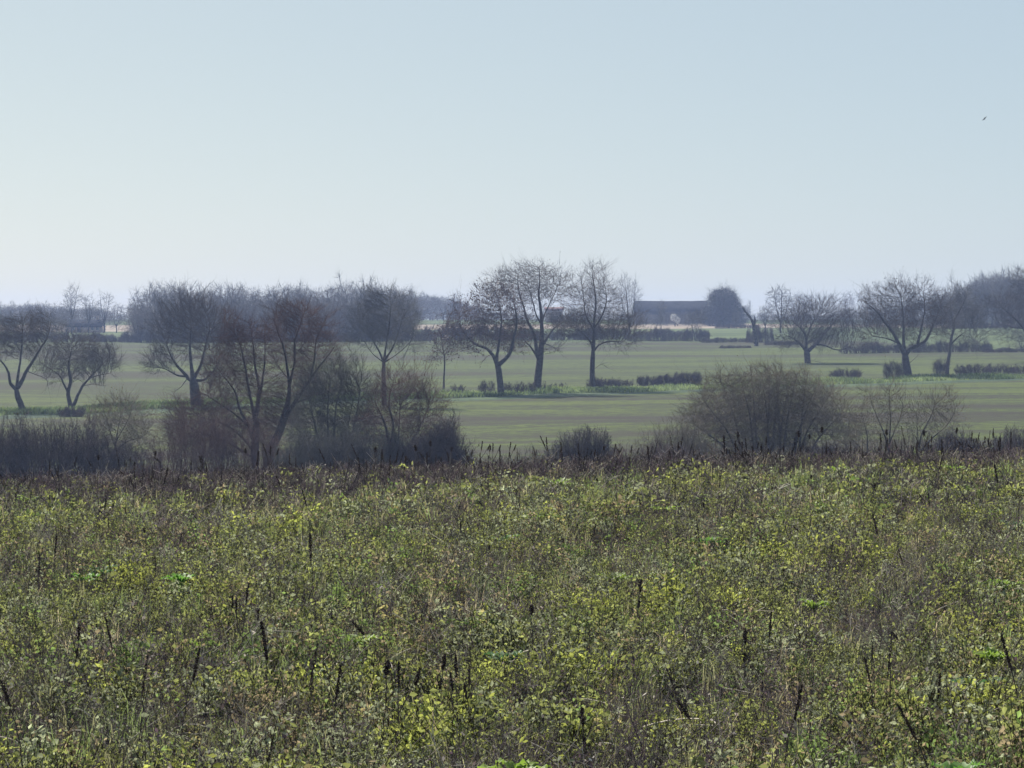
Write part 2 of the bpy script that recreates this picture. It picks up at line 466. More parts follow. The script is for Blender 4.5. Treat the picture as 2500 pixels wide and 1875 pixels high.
# ------------------------------------------------------------------ bushes: sheaves of arching stems
def brush_mesh(name, r, roots, top, base, depth, n, mats, s, cx, blend=0.75, w=0.012, tw=6, tlen=0.16,
               buds=0, bud_s=0.08, low=0.35, seg=6, spread=0.6, maxtw=1e9, droop=0.0, tws=0.55):
    """roots: px of the root clumps, top: silhouette [(px,py)], base py. Local metres round (cx, base)."""
    tx = np.array([a for a, b in top], float); ty = np.array([b for a, b in top], float)
    # tip positions, more where the silhouette is higher
    xs = r.uniform(tx[0], tx[-1], n * 4); h = base - np.interp(xs, tx, ty)
    xs = xs[r.uniform(size=len(xs)) < np.clip(h / h.max(), 0.1, 1)][:n]; n = len(xs)
    h = base - np.interp(xs, tx, ty)
    f = low + (1.08 - low) * r.beta(1.7, 1.6, n)
    yd = r.normal(size=n) * depth * 0.45
    # further back/front stems are shorter
    f = f * np.sqrt(np.clip(1 - (yd / (depth * 1.25)) ** 2, 0.2, 1))
    T = np.stack([(xs - cx) * s, yd, h * f * s], 1)
    rt = np.array(roots, float)
    rx = rt[:, 0]; near = rx[np.abs(rx[None] - xs[:, None]).argmin(1)]
    bxp = near * blend + xs * (1 - blend)
    B = np.stack([(bxp - cx) * s + r.normal(size=n) * 0.25, yd * (1 - blend * 0.8), np.zeros(n) - 0.1], 1)
    C = B + (T - B) * np.array([0.28, 0.28, 0.0]) + np.array([0, 0, 1]) * (T[:, 2:] * r.uniform(0.5, 0.85, (n, 1)))
    mb = MB()
    t = np.linspace(0, 1, seg + 1)
    pts = []
    wob = np.zeros((n, 3))
    for tt in t:
        q = (1 - tt) ** 2 * B + 2 * tt * (1 - tt) * C + tt * tt * T
        if 0 < tt:
            wob = wob + r.normal(size=(n, 3)) * (0.03 * np.linalg.norm(T - B, axis=1, keepdims=True))
        q = q + wob - np.array([0, 0, 1]) * droop * tt ** 3 * np.abs(T[:, :1] - B[:, :1])
        pts.append(q)
    ln = np.linalg.norm(T - B, axis=1)
    w0 = w * (0.7 + ln / ln.max()) * r.uniform(0.6, 1.5, n)
    dirs = [norm(pts[min(i + 1, seg)] - pts[max(i - 1, 0)]) for i in range(seg + 1)]
    tw_s, tw_d, tw_l, tw_w = [], [], [], []
    for i in range(seg):
        a = w0 * (1 - t[i] * 0.85) * 1.6; b = w0 * (1 - t[i + 1] * 0.85) * 1.6
        V, Q = prisms(pts[i], pts[i + 1], dirs[i], dirs[i + 1], a, b, 4 if w > 0.02 else 3); mb.add(V, Q, 0)
        if t[i] >= 0.25:
            k = max(1, int(round(tw * (0.5 + t[i]))))
            u = r.uniform(size=(k, n, 1))
            q = pts[i][None] + (pts[i + 1] - pts[i])[None] * u
            dd = norm(dirs[i][None] * 0.9 + r.normal(size=(k, n, 3)) * (tws + 0.1) + np.array([0, 0, 0.12]))
            L = (tlen * ln * (1.15 - 0.6 * t[i]))[None, :, None] * r.uniform(0.4, 1.4, (k, n, 1))
            tw_s.append(q.reshape(-1, 3)); tw_d.append(dd.reshape(-1, 3)); tw_l.append(L.reshape(-1, 1))
            tw_w.append(np.repeat((w0 * 0.55)[None], k, 0).ravel())
    S = np.concatenate(tw_s); D = np.concatenate(tw_d); L = np.concatenate(tw_l); Wd = np.concatenate(tw_w)
    m1 = S + D * L * 0.5
    D2 = norm(D + r.normal(size=D.shape) * 0.3 + np.array([0, 0, 0.15])); m2 = m1 + D2 * L * 0.5
    V, Q = prisms(S, m1, D, D, Wd, Wd * 0.8, 3); mb.add(V, Q, 0)
    V, Q = prisms(m1, m2, D, D2, Wd * 0.8, Wd * 0.35, 3); mb.add(V, Q, 0)
    D3 = norm(D + r.normal(size=D.shape) * 0.8); L3 = L * r.uniform(0.25, 0.6, L.shape)
    V, Q = prisms(m1, m1 + D3 * L3, D3, D3, Wd * 0.7, Wd * 0.3, 3); mb.add(V, Q, 0)
    if buds:
        pool = np.concatenate([m1, m2, m1 + D3 * L3]); pool = pool[r.choice(len(pool), min(buds, len(pool)), replace=False)]
        V, Q = leaf_quads(pool, bud_s, r); mb.add(V, Q, 1)
    return mb.mesh(name, mats)

def place_brush(name, label, cat, Y, roots, top, base, depth, n, mats=("bramble", "bud"), group=None, **kw):
    cx = 0.5 * (top[0][0] + top[-1][0]); s = Y / F
    r = np.random.default_rng(int(cx * 3 + Y))
    me = brush_mesh(name, r, roots, top, base, depth, n, [M[k] for k in mats], s, cx, **kw)
    x = (cx - 1250) / F * Y
    o = link(name, me, None, (x, Y, float(terrain(x, Y)) - 0.05))
    return tag(o, label, cat, group)
# ------------------------------------------------------------------ ground sheets
SG = np.concatenate([[-0.62, -0.5, -0.4, -0.32, -0.27], np.linspace(-0.22, 0.22, 121), [0.27, 0.32, 0.4, 0.5, 0.62]])

def sheet(name, lo, hi, nt, mat, label=None):
    """one strip of the ground between two lines Y=lo(v) and Y=hi(v)"""
    T = np.linspace(0, 1, nt + 1)
    S, TT = np.meshgrid(SG, T)
    Y = np.full_like(S, 300.0)
    for _ in range(12):
        v = vof(S * (Y + 60), Y)
        Y = lo(v) + (hi(v) - lo(v)) * TT
    X = S * (Y + 60)
    V = np.stack([X, Y, terrain(X, Y)], -1).reshape(-1, 3)
    nx = len(SG)
    i = np.arange(nt)[:, None] * nx + np.arange(nx - 1)[None]
    Q = np.stack([i, i + 1, i + nx + 1, i + nx], -1).reshape(-1, 4)
    o = link(name, make_mesh(name, V, [Q], [mat], smooth=True))
    return tag(o, kind="structure")

C_ = lambda c: (lambda v: np.full_like(v, float(c)))
sheet("ground", C_(-55), C_(62), 160, M["soil"])
sheet("meadow", C_(62), lambda v: hedge_y(v) - 20, 120, M["meadow"])
sheet("verge_painted_shade", lambda v: hedge_y(v) - 20, lambda v: hedge_y(v) + 5, 12, M["verge"])  # grass verge, widened in front so its dark green paints in tree shade
sheet("upper_field", lambda v: hedge_y(v) + 5, edge_y, 80, M["upper"])
sheet("green_field", edge_y, C_(1040), 40, M["farmix"])
sheet("stubble_field", C_(1040), C_(1180), 12, M["stubble"])
sheet("far_ground", C_(1180), C_(2500), 24, M["farmix"])

def y_at(px, py, lo=180.0, hi=1300.0):
    """distance at which the ground under photo column px shows at row py"""
    Y = np.arange(lo, hi, 1.0)
    z = terrain((px - 1250) / F * Y, Y)
    p = 790 + (EYE - z) / Y * F
    k = np.nonzero(p <= py)[0]
    return float(Y[k[0]]) if len(k) else hi

# rough grass on the verge under the hedge trees
def rough_grass():
    r = np.random.default_rng(21)
    n = 42000
    v = r.uniform(-1.15, 1.15, n)
    q = r.uniform(0, 1, n)
    Y = hedge_y(v) - 9 + 15 * q + 2.5 * bumps(v * 60, 0 * v, 20, 35)
    x = v * 0.1488 * Y
    dens = 0.5 + 0.5 * bumps(x, Y, 9.0, 31)
    k = r.uniform(size=n) < np.clip(0.3 + dens, 0.1, 1)
    x, Y = x[k], Y[k]; n = len(x)
    z = terrain(x, Y)
    h = r.uniform(0.2, 0.65, n) * (1 + 0.5 * bumps(x, Y, 14.0, 33))
    h = np.clip(h, 0.1, 1.0)
    a = r.uniform(0, 6.28, n); w = r.uniform(0.04, 0.10, n)
    P = np.stack([x, Y, z], 1)
    side = np.stack([np.cos(a), np.sin(a), 0 * a], 1) * w[:, None]
    lean = np.stack([r.normal(size=n), r.normal(size=n), 0 * a], 1) * 0.35 * h[:, None]
    mid = P + lean * 0.35 + np.array([0, 0, 1]) * h[:, None] * 0.6
    tip = P + lean + np.array([0, 0, 1]) * h[:, None]
    V = np.stack([P - side, P + side, mid + side * 0.8, tip, mid - side * 0.8], 1).reshape(-1, 3)
    Fq = np.arange(5 * n).reshape(-1, 5)
    m = leaf_mat("verge_grass", (0.07, 0.11, 0.035), (0.24, 0.30, 0.12), 0.55, scale=0.12)
    o = link("rough_grass", make_mesh("rough_grass", V, [Fq], [m]))
    tag(o, "rough bright green grass strip along the foot of the hedge trees", "grass", kind="stuff")
rough_grass()
# ------------------------------------------------------------------ hedge-line trees (middle distance)
T = place_tree
T("hedge_tree", "bare tree at the far left edge on a curved leaning trunk forking into three limbs", "tree", 56, 1006, y_at(56, 1006),
  [([(56, 1010), (50, 985), (43, 968), (40, 950)], 17, 13), ([(40, 950), (27, 936), (23, 909), (10, 885), (-8, 868)], 9, 4),
   ([(42, 948), (43, 925), (50, 880), (55, 830), (58, 790)], 8, 3), ([(40, 950), (55, 928), (63, 910), (78, 886), (100, 850), (118, 820), (126, 783)], 11, 3),
   ([(66, 906), (90, 915), (112, 925), (117, 945)], 3, 1.5)],
  [(15, 830, 62, 50), (75, 815, 55, 42), (110, 805, 32, 42), (60, 790, 40, 26), (-35, 850, 40, 40), (105, 905, 22, 14)], n=1900, step=0.42, tw=2.2)
T("hedge_tree", "small fan shaped bare tree with a forked base beside a dark round bush at left", "tree", 172, 997, y_at(172, 997),
  [([(174, 1000), (169, 978), (166, 958), (172, 932), (169, 905), (169, 882), (176, 849)], 12, 3), ([(166, 956), (155, 935), (144, 914), (109, 893)], 6, 2),
   ([(175, 995), (183, 980), (189, 962), (200, 940), (213, 924), (235, 900), (254, 882), (280, 868)], 9, 2.5), ([(200, 942), (225, 938), (250, 942)], 2.5, 1), ([(212, 925), (240, 915), (265, 912)], 3, 1)],
  [(175, 875, 55, 52), (130, 895, 35, 35), (240, 880, 48, 38), (205, 850, 50, 30)], n=1500, step=0.38, tw=2)
T("oak_tree", "stout old oak with a thick straight trunk and a wide crown left of the willows", "tree", 478, 991, y_at(478, 991),
  [([(479, 996), (478, 975), (475, 950), (472, 925)], 30, 21), ([(474, 928), (463, 925), (450, 912), (431, 893), (415, 870), (403, 840)], 11, 3), ([(455, 918), (430, 915), (400, 900), (372, 895)], 6, 2),
   ([(472, 925), (468, 890), (466, 850), (470, 800)], 11, 3), ([(474, 922), (490, 890), (500, 850), (512, 800)], 9, 3), ([(476, 928), (500, 925), (520, 905), (540, 870)], 8, 3), ([(452, 930), (440, 945), (425, 955)], 3, 1)],
  [(440, 800, 62, 60), (480, 770, 60, 48), (400, 870, 42, 38), (520, 820, 48, 55), (375, 895, 28, 20), (525, 900, 35, 35)], n=2200, step=0.42, tw=2.2)
T("tall_tree", "tall bare tree rising behind the multi stemmed willow with a vase shaped crown", "tree", 938, 990, y_at(938, 990),
  [([(938, 994), (938, 950), (936, 910), (937, 880)], 13, 9), ([(937, 885), (925, 855), (905, 825), (880, 788)], 6, 2), ([(938, 876), (945, 830), (952, 780), (955, 740)], 6, 2), ([(938, 880), (958, 850), (972, 815), (985, 775)], 6, 2),
   ([(936, 882), (915, 868), (900, 850)], 4, 2), ([(938, 884), (975, 860), (1005, 830), (1012, 800)], 4, 1.5), ([(1003, 835), (992, 860), (985, 880)], 2.5, 1)],
  [(888, 772, 38, 42), (922, 748, 36, 42), (960, 748, 36, 40), (994, 782, 36, 44), (938, 800, 48, 30), (866, 822, 28, 28), (1010, 828, 28, 30), (905, 835, 30, 20), (970, 840, 30, 22)], n=1500, rag=0.4, step=0.42, tw=2.4, mats=("bark", "twig_grey", "bud"))
T("slim_tree", "slim young tree with a knobbly ivy dotted stem and a sparse narrow crown", "tree", 1084, 961, y_at(1084, 961),
  [([(1083, 966), (1084, 930), (1086, 890), (1084, 865), (1080, 840), (1076, 810)], 6, 2), ([(1085, 870), (1095, 845), (1105, 820)], 2.5, 1), ([(1084, 868), (1070, 850), (1060, 835)], 2.5, 1)],
  [(1082, 830, 32, 45), (1075, 870, 22, 22), (1100, 855, 20, 25)], n=700, step=0.42, tw=1.6, tw_w=0.008, mats=("bark", "twig_red", "bud"), buds=700, bud_s=0.16)
T("alder_tree", "dark spreading tree with a low forked trunk, first of the three big hedge trees", "tree", 1222, 961, y_at(1222, 961),
  [([(1223, 966), (1221, 930), (1217, 900), (1212, 882)], 17, 14), ([(1212, 884), (1203, 866), (1189, 851), (1175, 845), (1159, 838), (1136, 815), (1116, 778)], 9, 2.5), ([(1212, 882), (1214, 862), (1219, 832), (1225, 785), (1218, 735)], 8, 2.5),
   ([(1214, 890), (1224, 884), (1246, 859), (1255, 820), (1262, 779), (1252, 728)], 11, 3), ([(1160, 839), (1135, 848), (1110, 850)], 3, 1.5), ([(1202, 864), (1190, 868), (1180, 880)], 2.5, 1)],
  [(1128, 775, 32, 40), (1165, 800, 45, 45), (1200, 770, 45, 50), (1250, 780, 38, 50), (1215, 720, 42, 28), (1235, 830, 45, 35), (1140, 835, 40, 25)], n=2600, step=0.42, tw=1.8, mats=("bark", "twig_red", "bud"), buds=3800, bud_s=0.17)
T("tall_oak", "tallest of the three big hedge trees with an airy high crown", "tree", 1312, 957, y_at(1312, 957),
  [([(1310, 962), (1313, 920), (1318, 879), (1319, 858), (1322, 832)], 20, 15), ([(1322, 832), (1322, 786), (1320, 750), (1315, 719), (1318, 690), (1318, 655)], 11, 2.5), ([(1313, 875), (1310, 855), (1303, 815), (1286, 780), (1279, 749), (1268, 715), (1262, 668)], 10, 2),
   ([(1309, 866), (1295, 845), (1282, 832), (1262, 808)], 6, 2), ([(1326, 840), (1348, 806), (1365, 792), (1383, 778)], 7, 2), ([(1322, 795), (1330, 765), (1345, 735), (1362, 700), (1370, 690)], 5, 1.5), ([(1330, 838), (1352, 848), (1368, 858)], 3, 1),
   ([(1322, 790), (1308, 765), (1300, 730), (1290, 700)], 5, 1.5)],
  [(1250, 690, 48, 38), (1312, 690, 58, 44), (1360, 705, 42, 38), (1278, 720, 40, 40), (1290, 805, 45, 40), (1365, 790, 34, 34), (1225, 690, 24, 18), (1350, 850, 25, 14)], n=2100, step=0.42, tw=1.5, tw_w=0.010, buds=900, bud_s=0.13)
T("hedge_oak", "right hand one of the three big hedge trees with a low right limb", "tree", 1447, 953, y_at(1447, 953),
  [([(1449, 957), (1446, 925), (1446, 890), (1448, 852)], 14, 11), ([(1448, 854), (1450, 820), (1451, 786), (1454, 750), (1453, 719), (1446, 672)], 9, 2), ([(1450, 856), (1462, 843), (1481, 834), (1500, 833), (1520, 834)], 5, 2), ([(1447, 848), (1440, 832), (1415, 806), (1381, 790)], 6, 1.5),
   ([(1447, 902), (1456, 897), (1468, 889), (1482, 897)], 2, 1), ([(1451, 800), (1470, 770), (1480, 735), (1478, 700)], 4, 1.5), ([(1450, 805), (1430, 770), (1425, 730), (1420, 700)], 4, 1.5)],
  [(1450, 715, 48, 52), (1480, 735, 40, 42), (1420, 745, 38, 45), (1450, 790, 88, 36), (1390, 800, 38, 30), (1510, 800, 45, 38), (1530, 835, 30, 16)], n=2700, step=0.42, tw=1.9)
T("slim_tree", "pale slender tree of upright parallel stems standing behind the big hedge oak", "tree", 1538, 812, 900,
  [([(1538, 815), (1536, 790), (1533, 760), (1530, 720), (1527, 695)], 5, 1.5), ([(1538, 795), (1544, 765), (1549, 725), (1551, 698)], 4, 1.5), ([(1537, 780), (1522, 750), (1515, 715)], 3, 1)],
  [(1530, 730, 22, 48), (1548, 735, 16, 45)], n=700, step=0.5, tw=1.6, trop=0.5, mats=("twig_grey", "twig_grey", "bud"), tw_up=0.7)
sn = px_spec(1847, 845, y_at(1847, 845), [([(1847, 850), (1845, 825), (1841, 803), (1836, 783), (1828, 770), (1817, 757), (1814, 750)], 13, 3), ([(1839, 795), (1843, 782), (1842, 776)], 9, 5)], [], n=0)
def snag():
    r = np.random.default_rng(5)
    Y = y_at(1847, 845); mb = MB()
    allp = []
    for (pts, a, b) in sn["limbs"]:
        q, t = resample(pts, 0.3)
        q = q + r.normal(size=q.shape) * 0.035
        rd = (a + (b - a) * t ** 0.8) * r.uniform(0.82, 1.2, len(t))
        d = norm(np.gradient(q, axis=0))
        V, Q = prisms(q[:-1], q[1:], d[:-1], d[1:], rd[:-1], rd[1:], 9); mb.add(V, Q, 0)
        # torn top
        for k in range(5):
            p = q[-1] + r.normal(size=3) * rd[-1] * 0.6
            e = p + d[-1] * r.uniform(0.15, 0.6) + r.normal(size=3) * 0.06
            V, Q = prisms(q[-1][None], e[None], d[-1][None], d[-1][None], np.array([rd[-1] * 0.55]), np.array([0.01]), 5); mb.add(V, Q, 0)
    root = link("dead_snag", None, None, ((1847 - 1250) / F * Y, Y, float(terrain((1847 - 1250) / F * Y, Y)) - 0.05))
    tag(root, "dead broken tree trunk leaning left with a jagged top", "dead tree")
    link("trunk", mb.mesh("snag_trunk", [M["bark"]]), root)
    S = sn["limbs"][0][0]
    q, t = resample(S, 0.4)
    for k in range(7):
        st = MB()
        i = r.integers(2, len(q) - 2); dd = norm(r.normal(size=(1, 3)) + np.array([0, 0, 0.4])); L = r.uniform(0.5, 1.2)
        V, Q = prisms(q[i][None], q[i][None] + dd * L, dd, dd, np.array([0.05]), np.array([0.012]), 5); st.add(V, Q, 0)
        link("branch_stub", st.mesh("branch_stub", [M["bark"]]), root)
snag()
T("field_oak", "low spreading oak with a short trunk and wide limbs behind the big pale willow bush", "tree", 1972, 887, y_at(1972, 887),
  [([(1973, 892), (1971, 872), (1969, 855)], 16, 15), ([(1969, 857), (1955, 840), (1938, 826), (1920, 818)], 8, 2.5), ([(1968, 856), (1969, 825), (1960, 805), (1938, 785)], 8, 2.5), ([(1971, 857), (1990, 843), (2010, 822), (2025, 805), (2055, 772)], 10, 2.5),
   ([(1996, 840), (2015, 843), (2050, 854), (2086, 841)], 5, 1.5), ([(1968, 835), (1980, 800), (2000, 765)], 5, 1.5), ([(1974, 880), (1990, 882), (2010, 886)], 1.5, 0.8)],
  [(1940, 790, 45, 45), (1985, 775, 50, 42), (2030, 785, 52, 45), (2010, 742, 38, 24), (1925, 828, 38, 22), (2065, 815, 38, 34), (1990, 820, 60, 25)], n=3000, step=0.45, tw=2.4)
T("field_oak", "large round crowned oak with a thick trunk and upswept limbs on the verge at right", "tree", 2216, 921, y_at(2216, 921),
  [([(2218, 926), (2216, 905), (2211, 880), (2209, 860)], 20, 17), ([(2209, 864), (2195, 842), (2175, 808), (2155, 785), (2140, 765), (2106, 735)], 11, 2.5), ([(2209, 862), (2207, 825), (2206, 772), (2200, 718)], 9, 2.5), ([(2211, 862), (2228, 848), (2250, 838), (2264, 826), (2285, 779), (2300, 750)], 11, 2.5),
   ([(2240, 843), (2246, 815), (2257, 755), (2252, 712)], 7, 2), ([(2190, 835), (2160, 825), (2130, 820)], 5, 1.5), ([(2215, 890), (2228, 880), (2240, 870)], 3, 1)],
  [(2135, 755, 45, 45), (2180, 735, 45, 42), (2225, 735, 45, 42), (2270, 745, 42, 45), (2205, 790, 75, 40), (2130, 805, 38, 32), (2295, 790, 32, 38)], n=3000, step=0.45, tw=2.0, buds=1500, bud_s=0.16)
T("verge_tree", "slimmer grey tree with a curving trunk standing right of the round crowned oak", "tree", 2312, 917, y_at(2312, 917),
  [([(2312, 921), (2313, 895), (2318, 860), (2321, 832), (2328, 800), (2330, 775)], 11, 5), ([(2320, 842), (2332, 828), (2350, 812), (2372, 800)], 5, 1.5), ([(2328, 800), (2322, 770), (2318, 735)], 4, 1.5), ([(2330, 780), (2345, 750), (2355, 725)], 4, 1.5), ([(2345, 818), (2365, 822), (2385, 838)], 3, 1)],
  [(2330, 755, 48, 48), (2365, 775, 40, 42), (2310, 785, 28, 35), (2375, 820, 32, 25), (2350, 720, 30, 22)], n=2000, step=0.45, tw=2, mats=("twig_grey", "twig_grey", "bud"))
T("edge_tree", "big bare tree cut off by the right edge of the picture", "tree", 2522, 860, 600,
  [([(2524, 866), (2520, 840), (2515, 815), (2512, 800)], 20, 17), ([(2512, 802), (2495, 775), (2470, 750), (2445, 728)], 9, 2), ([(2513, 800), (2520, 750), (2515, 700), (2510, 660)], 10, 2.5), ([(2516, 800), (2545, 770), (2570, 740)], 10, 3), ([(2505, 780), (2475, 778), (2450, 772)], 5, 1.5)],
  [(2455, 720, 45, 30), (2470, 765, 45, 40), (2515, 675, 45, 40), (2550, 720, 70, 55), (2490, 660, 25, 22)], n=2800, step=0.5, tw=2.2)

# ------------------------------------------------------------------ valley willows and bushes (near distance)
YB = 245.0
sh = dict(mats=("bark", "twig_red", "bud"), step=0.3, tw_len=0.55, tw_w=0.006, tip=0.009, split=0.06)
T("willow_tree", "reddish willow with a dark upright trunk forking low, left of its leaning twin", "tree", 622, 1150, 262,
  [([(622, 1155), (622, 1105), (624, 1060), (626, 1026)], 22, 17), ([(624, 1030), (614, 985), (606, 945), (596, 890), (580, 830), (545, 790)], 9, 2.5), ([(625, 1020), (630, 985), (632, 948), (622, 890), (616, 826), (612, 795)], 11, 2.5), ([(627, 1010), (638, 950), (647, 880), (648, 820)], 9, 2.5),
   ([(622, 1080), (600, 1030), (585, 1000), (572, 955), (545, 920), (524, 892)], 10, 2), ([(605, 1040), (570, 1010), (535, 985), (500, 965)], 6, 1.5), ([(618, 1100), (580, 1060), (540, 1035), (490, 1020)], 7, 1.5), ([(618, 1120), (560, 1085), (500, 1065), (450, 1040)], 5, 1.2)],
  [(580, 830, 48, 50), (630, 840, 36, 55), (560, 900, 48, 50), (540, 970, 50, 45), (610, 920, 45, 60), (490, 1030, 60, 40), (540, 1070, 65, 40), (660, 880, 20, 50), (590, 1050, 70, 60), (450, 1060, 55, 45)], n=4600, tw=3.0, **sh)
T("willow_tree", "big willow leaning right on a thick slanting trunk with a tall forked crown", "tree", 650, 1130, 255,
  [([(648, 1150), (656, 1090), (668, 1055), (682, 1026), (694, 990), (701, 962)], 26, 17), ([(701, 964), (707, 916), (703, 875), (698, 838), (690, 808), (682, 785), (675, 760)], 11, 2.5), ([(704, 925), (713, 885), (720, 850), (720, 807), (730, 775), (742, 740)], 8, 2), ([(690, 1000), (720, 955), (757, 901), (780, 870), (797, 850), (820, 820)], 13, 3),
   ([(760, 898), (770, 850), (775, 800), (790, 770)], 6, 2), ([(722, 955), (760, 940), (790, 932), (830, 918)], 6, 1.5), ([(708, 900), (690, 880), (676, 860)], 3, 1), ([(720, 840), (735, 825), (745, 810)], 4, 1.2)],
  [(690, 770, 38, 48), (735, 765, 42, 48), (775, 800, 40, 50), (700, 840, 45, 50), (745, 870, 50, 45), (805, 840, 30, 40), (770, 925, 55, 30), (725, 735, 45, 22), (690, 960, 60, 60)], n=3900, tw=2.9, **sh)
ms = dict(mats=("twig_grey", "twig_grey", "bud"), step=0.28, tw_len=0.5, tw_w=0.006, tip=0.008, split=0.05)
T("sallow_tree", "many stemmed grey sallow fanning up between the two leaning willows and tall tree", "tree", 812, 1145, 248,
  [([(812, 1150), (806, 1100), (802, 1050), (800, 990), (805, 930)], 9, 2), ([(808, 1140), (785, 1090), (770, 1067), (745, 1040), (717, 1015)], 6, 1.5), ([(812, 1140), (818, 1080), (815, 1010), (825, 940), (835, 900)], 7, 1.5), ([(815, 1140), (835, 1080), (850, 1020), (862, 960)], 7, 1.5),
   ([(808, 1130), (780, 1060), (765, 1000), (752, 950)], 6, 1.5), ([(818, 1140), (850, 1080), (885, 1030), (915, 1000)], 5, 1.5), ([(868, 1145), (866, 1090), (862, 1040), (872, 980), (880, 930)], 7, 1.5), ([(870, 1130), (890, 1080), (900, 1040), (925, 1000)], 5, 1.2)],
  [(790, 930, 50, 55), (840, 915, 55, 60), (755, 985, 42, 50), (880, 960, 45, 55), (800, 1010, 65, 55), (865, 1040, 55, 50), (740, 1040, 35, 30), (810, 1080, 80, 45)], n=4400, tw=2.9, **ms)
T("willow_tree", "rusty twigged willow of several spreading stems at the right end of the valley clump", "tree", 958, 1145, 240,
  [([(958, 1150), (954, 1110), (950, 1060), (941, 1010), (928, 975), (916, 952)], 12, 3), ([(960, 1120), (970, 1060), (974, 1010), (978, 960)], 8, 2), ([(962, 1110), (985, 1070), (1013, 1048), (1035, 1025), (1048, 1008)], 7, 2), ([(970, 1145), (1020, 1100), (1060, 1075), (1095, 1030)], 8, 2),
   ([(952, 1080), (930, 1060), (905, 1060), (880, 1075)], 3, 1), ([(952, 1060), (960, 1010), (950, 960), (955, 920)], 7, 2), ([(1000, 1058), (1040, 980), (1045, 950)], 4, 1.5)],
  [(960, 930, 55, 48), (1005, 940, 45, 45), (1050, 960, 35, 45), (930, 985, 45, 45), (1000, 1020, 55, 45), (1070, 1040, 40, 40), (950, 1060, 45, 45), (1000, 1080, 70, 45)], n=3900, tw=2.9, **sh)
T("sallow_tree", "small olive sallow with thin pale stems beside the dark thicket at left", "tree", 280, 1152, 250,
  [([(280, 1158), (278, 1120), (280, 1085), (284, 1050), (292, 1010), (296, 985)], 8, 1.5), ([(279, 1100), (255, 1070), (225, 1045), (205, 1020)], 4, 1.2), ([(281, 1085), (310, 1060), (345, 1050), (365, 1038)], 4, 1.2), ([(279, 1070), (268, 1030), (255, 995)], 4, 1.2), ([(283, 1060), (310, 1015), (325, 985)], 4, 1.2)],
  [(285, 1000, 55, 45), (330, 1015, 50, 42), (240, 1015, 38, 42), (355, 1050, 35, 32), (290, 1060, 70, 40), (300, 970, 40, 20)], n=2200, step=0.3, tw=2, tw_len=0.5, tw_w=0.006, tip=0.008, split=0.05, mats=("twig_grey", "twig_olive", "catkin"), buds=900, bud_s=0.07)

Bz = place_brush
Bz("dark_thicket", "dark dense bramble and blackthorn thicket along the left edge of the valley", "thicket", 246,
   [(-60 + 18 * i, 1170) for i in range(24)], [(-80, 1030), (0, 1048), (40, 1028), (75, 1040), (100, 1058), (140, 1030), (180, 1052), (230, 1045), (270, 1088), (310, 1080), (345, 1110), (385, 1150)], 1190, 4.0, 1150, blend=0.5, w=0.009, tw=5, tlen=0.24, low=0.3)
Bz("willow_scrub", "slanting grey scrub at the foot of the upright red willow", "shrub", 242,
   [(400 + 20 * i, 1175) for i in range(14)], [(330, 1120), (370, 1050), (400, 1060), (440, 1000), (480, 1025), (530, 985), (580, 1035), (640, 1030), (710, 1085)], 1180, 3.5, 720, mats=("twig_red", "bud"), blend=0.4, w=0.0075, tw=4, tlen=0.28, low=0.12)
Bz("willow_scrub", "low dark scrub under the many stemmed sallow", "shrub", 238,
   [(700 + 22 * i, 1175) for i in range(14)], [(670, 1095), (740, 1055), (800, 1065), (860, 1045), (930, 1060), (1000, 1055)], 1178, 2.5, 700, mats=("twig_grey", "bud"), blend=0.4, w=0.008, tw=5, tlen=0.25, low=0.3)
Bz("bramble_bush", "dark rounded bramble bush sloping down to the open meadow", "bush", 236,
   [(1000 + 14 * i, 1165) for i in range(7)], [(980, 1080), (1020, 1050), (1060, 1045), (1085, 1015), (1105, 1022), (1130, 1062), (1160, 1095), (1185, 1140)], 1172, 3.0, 620, blend=0.5, w=0.010, tw=5, tlen=0.2, low=0.3)
Bz("hawthorn_bush", "round dark hawthorn bush low in the middle of the meadow edge", "bush", 242,
   [(1380 + 14 * i, 1160) for i in range(7)], [(1325, 1120), (1350, 1085), (1390, 1055), (1440, 1045), (1475, 1062), (1500, 1090), (1520, 1130)], 1165, 3.0, 560, mats=("twig", "bud"), blend=0.6, w=0.010, tw=5, tlen=0.2, low=0.25)
Bz("faint_scrub", "thin pale brush left of the round hawthorn bush", "shrub", 240,
   [(1220 + 25 * i, 1160) for i in range(6)], [(1175, 1135), (1215, 1105), (1250, 1112), (1300, 1085), (1360, 1100)], 1165, 2.0, 210, mats=("twig_grey", "bud"), blend=0.4, w=0.006, tw=3, tlen=0.25)
Bz("faint_scrub", "fine pale brush skirting the left side of the big pale willow bush", "shrub", 246,
   [(1580 + 18 * i, 1150) for i in range(8)], [(1520, 1110), (1570, 1060), (1620, 1035), (1680, 1020), (1730, 1060)], 1158, 2.5, 380, mats=("twig_olive", "catkin"), blend=0.4, w=0.006, tw=4, tlen=0.25, buds=600, bud_s=0.05)
def fan(roots, tips, w0, w1, sag=0.35):
    out = []
    for (rx, ry), (tx, ty) in zip(roots, tips):
        mx = rx + (tx - rx) * sag; my = ry + (ty - ry) * 0.55
        out.append(([(rx, ry), (rx + (mx - rx) * 0.4, ry + (my - ry) * 0.5), (mx, my), (rx + (tx - rx) * 0.72, ry + (ty - ry) * 0.82), (tx, ty)], w0, w1))
    return out
wr = [(1880, 1158), (1815, 1158), (1810, 1158), (1845, 1158), (1850, 1158), (1875, 1158), (1885, 1158), (1905, 1158), (1910, 1158), (1935, 1158), (1945, 1158), (1950, 1158), (1965, 1158), (1800, 1158), (1900, 1158), (1925, 1158)]
